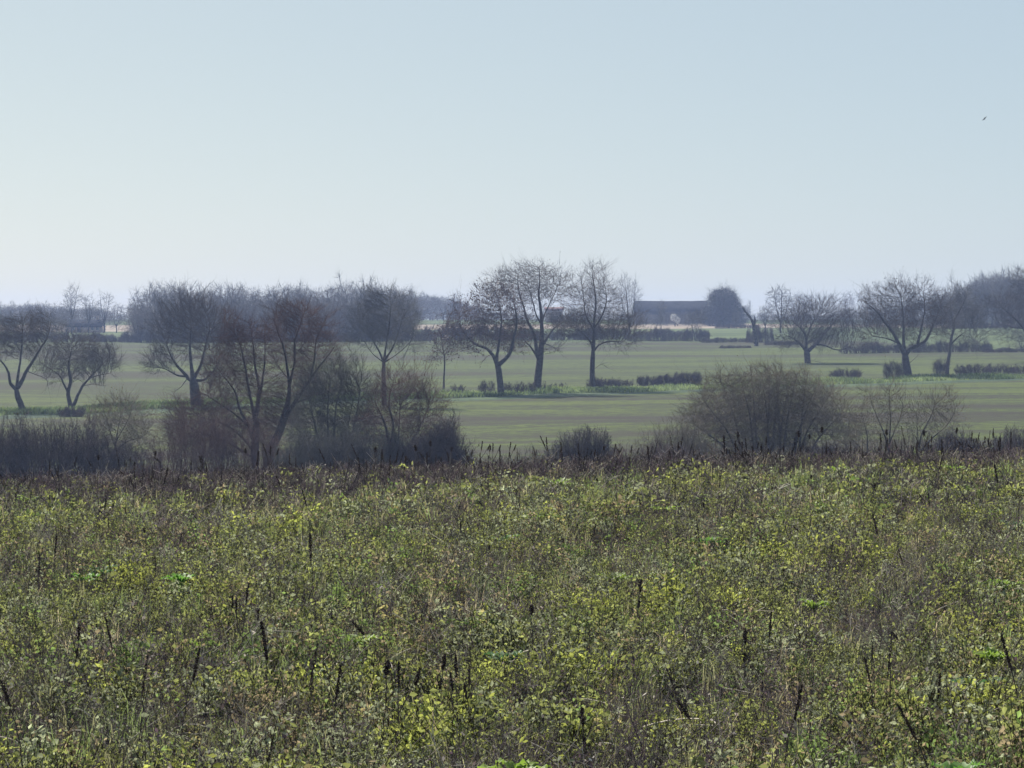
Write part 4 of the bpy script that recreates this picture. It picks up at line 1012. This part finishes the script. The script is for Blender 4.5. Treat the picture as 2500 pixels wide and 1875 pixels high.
def tmpl_grass(r):
    n = 14; a = r.uniform(0, 6.28, n); rad = r.uniform(0.03, 0.12, n); h = r.uniform(0.08, 0.22, n); w_ = r.uniform(0.0014, 0.0027, n)
    b = r.normal(size=(n, 3)) * np.array([0.03, 0.03, 0]); out = np.stack([np.cos(a), np.sin(a), 0 * a], 1); sd = np.stack([-np.sin(a), np.cos(a), 0 * a], 1) * w_[:, None]
    m = b + out * (rad * 0.35)[:, None] + np.array([0, 0, 1]) * (h * 0.65)[:, None]; t = b + out * rad[:, None] + np.array([0, 0, 1]) * (h * r.uniform(0.7, 1.0, n))[:, None]
    V = np.stack([b - sd, b + sd, m + sd, m - sd, t + sd * 0.2, t - sd * 0.2], 1).reshape(-1, 3); i = np.arange(n)[:, None] * 6
    Q = np.concatenate([np.concatenate([i, i + 1, i + 2, i + 3], 1), np.concatenate([i + 3, i + 2, i + 4, i + 5], 1)])
    return V, Q, np.zeros(len(Q), int)

def tmpl_dead(r, nst, hmax, wd, nleaf):
    S0, S1, D, R0, R1 = [], [], [], [], []
    tips = []
    for _ in range(nst):
        a = r.uniform(0, 6.28); rad = r.uniform(0.0, 0.20); h = r.uniform(0.45, 1.0) * hmax
        b = np.array([r.normal() * 0.06, r.normal() * 0.06, -0.02])
        m = b + np.array([rad * 0.35 * math.cos(a), rad * 0.35 * math.sin(a), h * 0.55]); t = b + np.array([rad * math.cos(a), rad * math.sin(a), h])
        for p, q, w0, w1 in ((b, m, 1, 0.8), (m, t, 0.8, 0.5)):
            S0.append(p); S1.append(q); R0.append(wd * w0); R1.append(wd * w1)
        tips.append(t)
        for k in range(4):
            u = r.uniform(0.3, 1.0); p = m + (t - m) * u if u > 0.5 else b + (m - b) * (0.5 + u)
            q = p + norm(np.array([r.normal(), r.normal(), 0.9 + 0.4 * r.normal()])) * r.uniform(0.04, 0.14)
            S0.append(p); S1.append(q); R0.append(wd * 0.6); R1.append(wd * 0.35); tips.append(q)
    S0, S1 = np.array(S0), np.array(S1); d = norm(S1 - S0)
    V, Q = prisms(S0, S1, d, d, np.array(R0), np.array(R1), 3)
    T_ = np.array(tips); T_ = T_[r.choice(len(T_), nleaf)] + r.normal(size=(nleaf, 3)) * 0.015
    low = T_ * np.array([1, 1, r.uniform(0.2, 1.0)])
    V2, Q2 = leaf_quads(low, 0.014, r, aspect=1.5)
    return np.concatenate([V, V2]), np.concatenate([Q, Q2 + len(V)]), np.concatenate([np.ones(len(Q), int), np.zeros(len(Q2), int)])

def tmpl_straw(r):
    n = 5; mb = []
    L = r.uniform(0.12, 0.42); w_ = r.uniform(0.0022, 0.005); a = r.uniform(0, 6.28); lift = r.uniform(-0.1, 0.9)
    u = np.linspace(0, 1, n)
    bend = r.normal() * 0.25
    P = np.stack([u * L * math.cos(lift) , np.sin(u * 2.2 + r.uniform(0, 3)) * L * 0.12 * (1 + bend), u * L * math.sin(lift) - u ** 2 * L * abs(bend)], 1)
    P[:, 2] += 0.06 - min(0, P[:, 2].min())
    d = norm(np.gradient(P, axis=0))
    V, Q = prisms(P[:-1], P[1:], d[:-1], d[1:], np.full(n - 1, w_), np.full(n - 1, w_ * 0.9), 3)
    return V, Q, np.zeros(len(Q), int)

def scatter(mb, tmpls, x, Y, cols, scale, r, tilt=0.15, jitter=0.15, stemcol=None):
    """copies of small plant shapes merged in one mesh"""
    tid = r.integers(0, len(tmpls), len(x))
    for k, (V, Q, part) in enumerate(tmpls):
        i = np.nonzero(tid == k)[0]
        if not len(i): continue
        a = r.uniform(0, 6.28, len(i)); s = scale[i]
        tx, ty = r.normal(size=len(i)) * tilt, r.normal(size=len(i)) * tilt
        c, sn_ = np.cos(a), np.sin(a)
        X = (V[None, :, 0] * c[:, None] - V[None, :, 1] * sn_[:, None]) * s[:, None]
        Yy = (V[None, :, 0] * sn_[:, None] + V[None, :, 1] * c[:, None]) * s[:, None]
        Z = V[None, :, 2] * s[:, None]
        X = X + Z * tx[:, None]; Yy = Yy + Z * ty[:, None]
        W_ = np.stack([X + x[i][:, None], Yy + Y[i][:, None], Z + terrain(x[i], Y[i])[:, None]], -1).reshape(-1, 3)
        nq = len(Q)
        QQ = (Q[None] + (np.arange(len(i)) * len(V))[:, None, None]).reshape(-1, Q.shape[1])
        cc = np.repeat(cols[i][:, None], nq, 1) * (1 + jitter * r.normal(size=(len(i), nq, 1)))
        if stemcol is not None:
            cc = np.where((part == 1)[None, :, None], np.array(stemcol), cc)
        mb.add(W_, QQ, 0, np.clip(cc, 0.01, 0.9).reshape(-1, 3))

def pick(pal, r, idx):
    return pal[idx] * np.clip(1 + 0.24 * r.normal(size=(len(idx), 1)), 0.4, 1.7)

M["weed"] = leaf_mat("weed", None, None, 0.6, attr="plant_colour", rough=0.85)
M["dead_weed"] = leaf_mat("dead_weed", None, None, 0.3, attr="plant_colour", rough=0.8)

def weeds():
    r = np.random.default_rng(77)
    gn = [tmpl_green(r, r.integers(5, 9), 14, r.uniform(0.12, 0.26), r.uniform(0.013, 0.022)) for _ in range(12)]
    gr = [tmpl_grass(r) for _ in range(10)]
    gf = [tmpl_green(r, r.integers(5, 7), 9, r.uniform(0.13, 0.26), r.uniform(0.022, 0.034)) for _ in range(8)]
    dn = [tmpl_dead(r, r.integers(4, 9), r.uniform(0.18, 0.42), 0.0017, 12) for _ in range(12)]
    df = [tmpl_dead(r, r.integers(3, 5), r.uniform(0.18, 0.36), 0.0045, 8) for _ in range(8)]
    g = MB(); d = MB(); s = MB()
    for (y0, y1, dg, dd, tg, td) in ((9, 22, 66, 32, gn, dn), (22, 36, 52, 27, gn, dn), (36, 64, 40, 28, gf, df)):
        x, Y = field_points(r, dg, y0, y1)
        patch = bumps(x, Y, 2.2, 41) + 0.9 * bumps(x, Y, 0.8, 42)
        k = r.uniform(size=len(x)) < np.clip(0.75 + 0.5 * patch, 0.06, 1) * (1 - 0.86 * crest_w(x, Y))
        x, Y, patch = x[k], Y[k], patch[k]
        hue = bumps(x, Y, 2.6, 43) + 0.6 * bumps(x, Y, 0.7, 44) + 0.35 * r.normal(size=len(x))
        idx = np.where(hue > 1.0, 1, np.where(hue > 0.35, 0, np.where(hue > -0.2, 2, np.where(hue > -0.8, 0, np.where(hue > -1.2, 3, 4)))))
        idx = np.where(r.uniform(size=len(x)) < 0.08, r.integers(0, 6, len(x)), idx)
        sc = np.clip(0.95 + 0.38 * bumps(x, Y, 1.7, 45) + 0.15 * r.normal(size=len(x)), 0.45, 1.6)
        scatter(g, tg, x, Y, pick(PAL_G, r, idx), sc, r, stemcol=(0.075, 0.060, 0.038))
        x, Y = field_points(r, 22 if y0 < 30 else 14, y0, y1)
        gp = bumps(x, Y, 2.4, 48) + 0.6 * bumps(x, Y, 0.8, 49)
        k = r.uniform(size=len(x)) < np.clip(0.5 + 0.4 * gp, 0.1, 1) * (1 - 0.93 * crest_w(x, Y)); x, Y, gp = x[k], Y[k], gp[k]
        ci = np.where(gp > 0.5, 0, np.where(gp > -0.4, 1, 2))
        scatter(g, gr, x, Y, pick(np.array([(0.18, 0.23, 0.08), (0.24, 0.235, 0.12), (0.34, 0.29, 0.18)]), r, ci), r.uniform(0.7, 1.3, len(x)) * (1.0 if y0 < 30 else 1.25), r)
        x, Y = field_points(r, dd, y0, y1)
        patch = bumps(x, Y, 2.2, 41) + 0.9 * bumps(x, Y, 0.8, 42)
        k = r.uniform(size=len(x)) < np.clip(0.5 - 0.42 * patch + 0.9 * crest_w(x, Y), 0.1, 1)
        x, Y = x[k], Y[k]
        idx = r.choice(5, len(x), p=[0.3, 0.2, 0.27, 0.15, 0.08])
        sc = np.clip(0.82 + 0.22 * r.normal(size=len(x)) + 0.15 * bumps(x, Y, 1.7, 46), 0.4, 1.7)
        scatter(d, td, x, Y, pick(PAL_D, r, idx), sc, r, tilt=0.3, jitter=0.25)
    sp = [tmpl_dead(r, r.integers(1, 4), r.uniform(0.34, 0.52), 0.0019, 14) for _ in range(14)]
    for y0, y1, den in ((9, 24, 9.0), (24, 40, 5.5), (40, 58, 6.0)):
        x, Y = field_points(r, den, y0, y1)
        k = r.uniform(size=len(x)) < np.clip(0.5 + 0.55 * bumps(x, Y, 2.2, 61), 0.08, 1); x, Y = x[k], Y[k]
        scatter(d, sp, x, Y, pick(np.array([(0.045, 0.033, 0.034), (0.075, 0.052, 0.050), (0.055, 0.040, 0.048)]), r, r.integers(0, 3, len(x))), r.uniform(0.55, 1.0, len(x)), r, tilt=0.16, jitter=0.2)
    st = [tmpl_straw(r) for _ in range(24)]
    for y0, y1, den in ((9, 25, 9), (25, 60, 3.5)):
        x, Y = field_points(r, den, y0, y1)
        c = np.array([(0.50, 0.45, 0.36)]) * r.uniform(0.5, 1.5, (len(x), 1))
        V0 = r.uniform(0.5, 1.1, len(x)) * np.where(Y > 38, 0.6, 0.9)
        scatter(s, st, x, Y, c, V0, r, tilt=0.1, jitter=0.05)
        s.v[-1][:, 2] += 0.0
    for mb, nm, lab, m in ((g, "green_weeds", "low olive green weed cover carpeting the near field", "weed"), (d, "dead_weeds", "brown and purple dead weed stems tangled through the near field", "dead_weed"), (s, "straw_litter", "pale dry straw bits scattered among the near weeds", "dead_weed")):
        tag(link(nm, mb.mesh(nm, [M[m]])), lab, "weeds", kind="stuff")
weeds()

# --- tall dead stalks, each its own thing: stem + seed head
M["stalk"] = bark_mat("stalk", (0.030, 0.022, 0.020), (0.085, 0.060, 0.048), 14)
M["stalk_head"] = bark_mat("stalk_head", (0.026, 0.017, 0.016), (0.095, 0.058, 0.045), 22)
def stalk_variant(kind, r):
    st = MB(); heads = []
    H = {"slim": 0.52, "left": 0.56, "right": 0.56, "fork": 0.55, "candle": 0.58, "ragged": 0.50, "bent": 0.48, "knob": 0.42, "whip": 0.6, "tuft": 0.55}[kind]
    lx = {"left": -0.13, "right": 0.13}.get(kind, r.normal() * 0.03)
    def limb(pts, w0, w1):
        q, t = resample(pts, 0.05); q = q + r.normal(size=q.shape) * 0.003
        d = norm(np.gradient(q, axis=0)); rd = w0 + (w1 - w0) * t
        V, Q = prisms(q[:-1], q[1:], d[:-1], d[1:], rd[:-1], rd[1:], 5); st.add(V, Q, 0)
        return q
    def head(p0, p1, rad, n):
        u = r.uniform(0, 1, (n, 1)); fade = np.sin(np.clip(u, 0.06, 0.97) * math.pi) ** 0.5 * (0.7 + 0.6 * np.sin(u * 23 + r.uniform(0, 6)) ** 2)
        P = p0 + (p1 - p0) * u + norm(r.normal(size=(n, 3))) * rad * 0.8 * fade * r.uniform(0.3, 1, (n, 1))
        V, Q = leaf_quads(P, 0.013, r, aspect=1.2); hd = MB(); hd.add(V, Q, 0); heads.append(hd)
    top = np.array([lx, r.normal() * 0.03, H])
    q = limb([(0, 0, -0.04), (lx * 0.25 + r.normal() * 0.012, 0, H * 0.45), tuple(top)], 0.0042, 0.0018)
    up = norm(q[-1] - q[-4]) if len(q) > 4 else np.array([0, 0, 1.0])
    if kind in ("slim", "left", "right"): head(top - up * 0.17, top + up * 0.02, 0.013, 170)
    if kind == "ragged": head(top - up * 0.20, top + up * 0.02, 0.024, 300)
    if kind == "tuft": head(top - up * 0.03, top + up * 0.035, 0.034, 170)
    if kind == "knob": head(top - up * 0.06, top + up * 0.02, 0.022, 130); head(top - up * 0.17, top - up * 0.12, 0.015, 60)
    if kind == "whip": head(top - up * 0.26, top, 0.006, 90)
    if kind == "bent":
        e = top + np.array([0.11, 0.0, -0.09]); limb([tuple(top), tuple(top + np.array([0.06, 0, 0.01])), tuple(e)], 0.0025, 0.002); head(top + np.array([0.03, 0, 0]), e, 0.014, 130)
    if kind == "fork":
        head(top - up * 0.13, top, 0.012, 120)
        b = q[len(q) // 2]; e = b + np.array([0.13, 0.03, 0.22]); limb([tuple(b), tuple(b + np.array([0.05, 0.01, 0.07])), tuple(e)], 0.004, 0.002); head(e - np.array([0.03, 0, 0.09]), e, 0.012, 110)
    if kind == "candle":
        head(top - up * 0.12, top, 0.013, 120)
        for s_, hh in ((-1, 0.17), (1, 0.2), (-0.6, 0.25)):
            b = q[int(len(q) * r.uniform(0.4, 0.62))]; e = b + np.array([0.11 * s_, r.normal() * 0.05, hh])
            limb([tuple(b), tuple(b + np.array([0.06 * s_, 0, 0.05])), tuple(e)], 0.0035, 0.002); head(e - np.array([0, 0, 0.08]), e, 0.011, 80)
    for k in range(4):          # side twigs
        b = q[int(len(q) * r.uniform(0.3, 0.85))]; e = b + np.array([r.normal() * 0.05, r.normal() * 0.05, r.uniform(0.03, 0.09)])
        limb([tuple(b), tuple((b + e) / 2), tuple(e)], 0.002, 0.0012)
    return st.mesh("stalk_stem_" + kind, [M["stalk"]]), [h.mesh("stalk_head_" + kind, [M["stalk_head"]]) for h in heads]

KINDS = [("slim", "upright dead dark stalk with a slim seed spike"), ("left", "dead dark stalk leaning left under a slim seed spike"), ("right", "dead dark stalk leaning right under a slim seed spike"),
         ("fork", "dead dark stalk forked into two seed spikes"), ("candle", "dead dark stalk branched like a candelabra"), ("ragged", "upright dead dark stalk with a fat ragged seed head"),
         ("bent", "dead dark stalk with its seed head bent over"), ("knob", "short dead dark stalk with a knobbly head"), ("whip", "tall thin whip like dead stalk without a clear head"), ("tuft", "upright dead stalk with a round tufted head")]
def stalks():
    r = np.random.default_rng(9)
    var = [stalk_variant(k, r) for k, _ in KINDS]
    spots = []
    # the ones that stand out in the photograph: (px, py of the tip, kind); distance from the ground row they stand on
    for px, py, Y, k, s in ((536, 1243, 36, 0, 1.0), (255, 1265, 35, 3, 1.0), (136, 1328, 28, 0, 1.1), (755, 1265, 34, 1, 1.2), (765, 1330, 27, 5, 1.2), (83, 1370, 26, 0, 1), (585, 1425, 21, 4, 1.15), (190, 1470, 19.5, 7, 1.2),
                            (835, 1475, 19.5, 6, 1.1), (915, 1615, 16.2, 9, 1.15), (815, 1600, 16.6, 0, 1.1), (1125, 1605, 16.6, 4, 1.1), (1130, 1290, 31, 0, 1.0), (980, 1625, 16.4, 3, 1.15), (60, 1690, 15.5, 1, 1.2), (430, 1580, 17, 2, 1.1), (270, 1490, 19, 1, 1),
                            (1070, 1530, 17.8, 7, 1.2), (1165, 1590, 16.8, 8, 1.1), (745, 1560, 17.3, 8, 1.1), (2440, 1215, 38, 5, 1.2), (1870, 1480, 20, 0, 1), (2150, 1300, 30, 5, 1.1), (2295, 1720, 14.6, 1, 1.1), (2490, 1560, 17, 1, 1.2), (1900, 1700, 15, 2, 1.1),
                            (1430, 1680, 15.2, 7, 1.1), (1600, 1675, 15.3, 6, 1.1), (340, 1600, 16.6, 8, 1.1), (2180, 1560, 17.2, 8, 1.1), (1300, 1480, 20, 9, 1), (1545, 1410, 23, 7, 1.2), (1805, 1520, 19, 7, 1.2), (650, 1530, 18.5, 5, 1.2)):
        spots.append(((px - 1250) / F * Y, Y, k, s))
    n0 = len(spots)
    while len(spots) < 290:
        u = r.uniform()
        Y = r.uniform(44.5, 53) if u < 0.64 else (r.uniform(27, 45) if u < 0.92 else r.uniform(14.5, 27))
        x = r.uniform(-1.02, 1.02) * 0.1488 * Y
        spots.append((x, Y, int(r.integers(0, 10)), r.uniform(0.5, 0.9) if Y < 44 else r.uniform(0.65, 1.05)))
    seen = {}
    for i, (x, Y, k, s) in enumerate(spots):
        band = 0 if Y < 20 else 1 if Y < 29 else 2 if Y < 43 else 3
        lab = KINDS[k][1] + (", low in near weeds", ", in middle weeds", ", in upper weeds", ", on the crest")[band]
        o = link("dead_stalk", None, None, (x, Y, float(terrain(x, Y))))
        tag(o, lab, "dead stalk", "dead stalks in the weed field")
        rz = r.uniform(-0.5, 0.5) if k in (1, 2, 3, 6) else r.uniform(0, 6.28)
        o.rotation_euler = (r.normal() * 0.07, r.normal() * 0.07, rz); s = s * (0.8 if Y < 40 else 1.05); o.scale = (s, s, s)
        link("stem", var[k][0], o); [link("seed_head", h, o) for h in var[k][1]]
stalks()

# --- leafy green rosettes
def rosette(n, L, wd, up, r):
    mb = MB()
    n = int(n * 1.7)
    for k in range(n):
        a = k * 2.4 + r.uniform(-0.3, 0.3); l_ = L * r.uniform(0.6, 1.1); el = min(1.4, up * r.uniform(0.8, 1.5)); m = 7
        u = np.linspace(0, 1, m); w_ = 0.6 * wd * l_ * np.sin(np.clip(u * 0.93 + 0.07, 0, 1) * math.pi) ** 0.8 + 0.002
        R_ = l_ * (u * math.cos(el) + 0.12 * u ** 2); Z = l_ * (u * math.sin(el) - 0.55 * math.sin(el) * u ** 2.2)
        c = np.stack([R_ * math.cos(a), R_ * math.sin(a), Z + 0.04], 1); side = np.array([-math.sin(a), math.cos(a), 0.0])
        wav = 0.012 * np.sin(u * 17 + k)
        P0 = c + side * w_[:, None] + np.array([0, 0, 1]) * (w_ * 0.35 + wav)[:, None]; P1 = c - side * w_[:, None] + np.array([0, 0, 1]) * (w_ * 0.35 - wav)[:, None]
        V = np.stack([P0, c, P1], 1).reshape(-1, 3)
        i = np.arange(m - 1)[:, None] * 3
        Q = np.concatenate([np.concatenate([i, i + 1, i + 4, i + 3], 1), np.concatenate([i + 1, i + 2, i + 5, i + 4], 1)])
        mb.add(V, Q, 0)
    return mb
M["leaf_lime"] = leaf_mat("leaf_lime", (0.17, 0.27, 0.035), (0.28, 0.38, 0.06), 0.55, scale=6)
M["leaf_fresh"] = leaf_mat("leaf_fresh", (0.10, 0.23, 0.03), (0.17, 0.32, 0.06), 0.55, scale=6)
M["leaf_deep"] = leaf_mat("leaf_deep", (0.06, 0.14, 0.045), (0.10, 0.20, 0.07), 0.45, scale=6)
for i, (px, py, n, L, wd, up, m, lab) in enumerate([
    (1262, 1862, 16, 0.26, 0.16, 0.95, "leaf_lime", "big lime green leafy clump at the bottom edge, middle"),
    (1845, 1868, 12, 0.22, 0.17, 0.95, "leaf_fresh", "fresh green leafy clump at the bottom edge, right of the big lime one"),
    (2340, 1850, 13, 0.30, 0.20, 0.9, "leaf_fresh", "broad leaved green dock rosette in the bottom right corner"),
    (2425, 1720, 12, 0.20, 0.20, 0.95, "leaf_lime", "lime leaved dock rosette above the one in the bottom right corner"),
    (2385, 1745, 8, 0.18, 0.2, 0.6, "leaf_deep", "dark green rosette beside the lime leaved dock at lower right"),
    (492, 1868, 9, 0.17, 0.22, 0.8, "leaf_lime", "small lime leaf tuft at the bottom edge, left"),
    (480, 1665, 5, 0.17, 0.24, 1.2, "leaf_lime", "pair of upright lime leaves low in the left half"),
    (878, 1660, 12, 0.17, 0.22, 0.6, "leaf_lime", "low lime clump between dark stalks left of the middle"),
    (1236, 1705, 12, 0.2, 0.18, 0.8, "leaf_deep", "deep green rosette crossed by pale straw near the middle"),
    (437, 1497, 12, 0.26, 0.12, 1.2, "leaf_fresh", "upright fresh green tuft left, two thirds down the picture"),
    (238, 1455, 11, 0.26, 0.15, 0.9, "leaf_deep", "dark bluish green dock at left"),
    (205, 1478, 9, 0.2, 0.18, 0.8, "leaf_fresh", "fresh green rosette beside the bluish dock at left"),
    (310, 1240, 10, 0.26, 0.2, 0.9, "leaf_lime", "yellow green clump high in the left of the field"),
    (68, 1245, 10, 0.24, 0.2, 0.8, "leaf_lime", "yellow green clump near the left edge, high in the field"),
    (1122, 1572, 11, 0.18, 0.2, 0.8, "leaf_fresh", "fresh green rosette behind the candelabra stalk"),
    (1322, 1310, 12, 0.26, 0.18, 0.9, "leaf_lime", "yellow green clump in the middle of the upper field"),
    (1365, 1212, 10, 0.28, 0.2, 0.8, "leaf_lime", "wide yellow green clump just under the crest, middle"),
    (1622, 1282, 10, 0.26, 0.2, 0.8, "leaf_lime", "yellow green clump right of the middle, high in the field"),
    (1730, 1365, 11, 0.24, 0.18, 0.8, "leaf_fresh", "green clump right of the middle, halfway down the field"),
    (1500, 1462, 12, 0.22, 0.2, 0.7, "leaf_lime", "olive lime clump right of the middle, halfway down"),
    (2450, 1470, 10, 0.22, 0.2, 0.8, "leaf_lime", "yellowish clump at the right edge, halfway down"),
    (2040, 1180, 9, 0.28, 0.2, 0.9, "leaf_lime", "green clump near the crest at right"),
    (2330, 1175, 9, 0.26, 0.2, 0.9, "leaf_lime", "green clump near the crest, far right"),
    (1240, 1372, 9, 0.22, 0.18, 0.8, "leaf_fresh", "small green clump left of centre, middle of the field"),
    (2480, 1330, 9, 0.24, 0.15, 0.8, "leaf_deep", "dark green dock at the right edge of the upper field"),
    (1990, 1520, 10, 0.18, 0.2, 0.8, "leaf_lime", "lime clump under pale straw at right")]):
    Y = y_at(px, min(py, 1800), 11.0, 56.0) if py < 1800 else 15.2 - (py - 1800) / 75 * 0.9
    x = (px - 1250) / F * Y; r_ = np.random.default_rng(300 + i)
    me = rosette(n, L, wd, up, r_).mesh("leafy_rosette", [M[m]], True)
    tag(link("leafy_rosette", me, None, (x, Y, float(terrain(x, Y)) + (0.07 if i < 12 else 0.03))), lab, "leafy weed", "green leafy rosettes in the weed field")
# ------------------------------------------------------------------ light, sky, haze
SUN_AZ, SUN_EL = math.radians(-25), math.radians(40)
w = bpy.data.worlds.new("World"); scene.world = w; w.use_nodes = True
nt = w.node_tree; nt.nodes.clear()
wo = nt.nodes.new("ShaderNodeOutputWorld"); bg = nt.nodes.new("ShaderNodeBackground"); sky = nt.nodes.new("ShaderNodeTexSky")
sky.sky_type = "NISHITA"; sky.sun_disc = False
sky.sun_elevation = SUN_EL; sky.sun_rotation = SUN_AZ
sky.air_density = 0.4; sky.dust_density = 1.0; sky.ozone_density = 4.0; sky.altitude = 50
bg.inputs["Strength"].default_value = 0.0655
tint = nt.nodes.new("ShaderNodeMix"); tint.data_type = "RGBA"; tint.blend_type = "MULTIPLY"; tint.inputs[0].default_value = 1.0
tint.inputs[7].default_value = (0.485, 0.41, 0.21, 1)
veil = nt.nodes.new("ShaderNodeMix"); veil.data_type = "RGBA"; veil.blend_type = "ADD"; veil.inputs[0].default_value = 1.0
veil.inputs[7].default_value = (2.52, 3.36, 4.60, 1)          # thin even veil of high haze over the clear sky
nt.links.new(sky.outputs[0], tint.inputs[6]); nt.links.new(tint.outputs[2], veil.inputs[6]); nt.links.new(veil.outputs[2], bg.inputs[0])
nt.links.new(bg.outputs[0], wo.inputs[0])
sd = bpy.data.lights.new("sun", "SUN"); sd.energy = 4.8; sd.angle = math.radians(0.53); sd.color = (1.0, 0.95, 0.87)
so = bpy.data.objects.new("sun", sd); COL.objects.link(so)
from mathutils import Vector
sdir = Vector((math.sin(SUN_AZ) * math.cos(SUN_EL), math.cos(SUN_AZ) * math.cos(SUN_EL), math.sin(SUN_EL)))
so.rotation_euler = sdir.to_track_quat("Z", "Y").to_euler(); so.location = (0, 0, 60)

HAZE = 0.00018
if HAZE:
    hb = MB(); box(hb, -1750, 1750, -75, 2560, -14.0, 22.0)
    hm_, n_, l_ = new_mat("haze")
    ho = n_.new("ShaderNodeOutputMaterial"); hv = n_.new("ShaderNodeVolumePrincipled")
    hv.inputs["Color"].default_value = (0.47, 0.60, 1.0, 1); hv.inputs["Density"].default_value = HAZE
    hv.inputs["Anisotropy"].default_value = 0.2
    l_.new(hv.outputs[0], ho.inputs["Volume"])
    tag(link("haze", hb.mesh("haze", [hm_])), "thin blue haze hanging over the whole valley", "haze", kind="stuff")

scene.view_settings.view_transform = "Standard"; scene.view_settings.look = "None"
scene.view_settings.exposure = 0.8; scene.view_settings.gamma = 1.0
scene.view_settings.use_curve_mapping = False
cy = scene.cycles
cy.max_bounces = 5; cy.diffuse_bounces = 3; cy.glossy_bounces = 2; cy.transmission_bounces = 3; cy.transparent_max_bounces = 4; cy.volume_bounces = 1
cy.use_denoising = True
cy.sample_clamp_direct = 5.0; cy.sample_clamp_indirect = 5.0
scene.render.filter_size = 1.3
cy.use_adaptive_sampling = True; cy.adaptive_threshold = 0.01
cy.caustics_reflective = False; cy.caustics_refractive = False
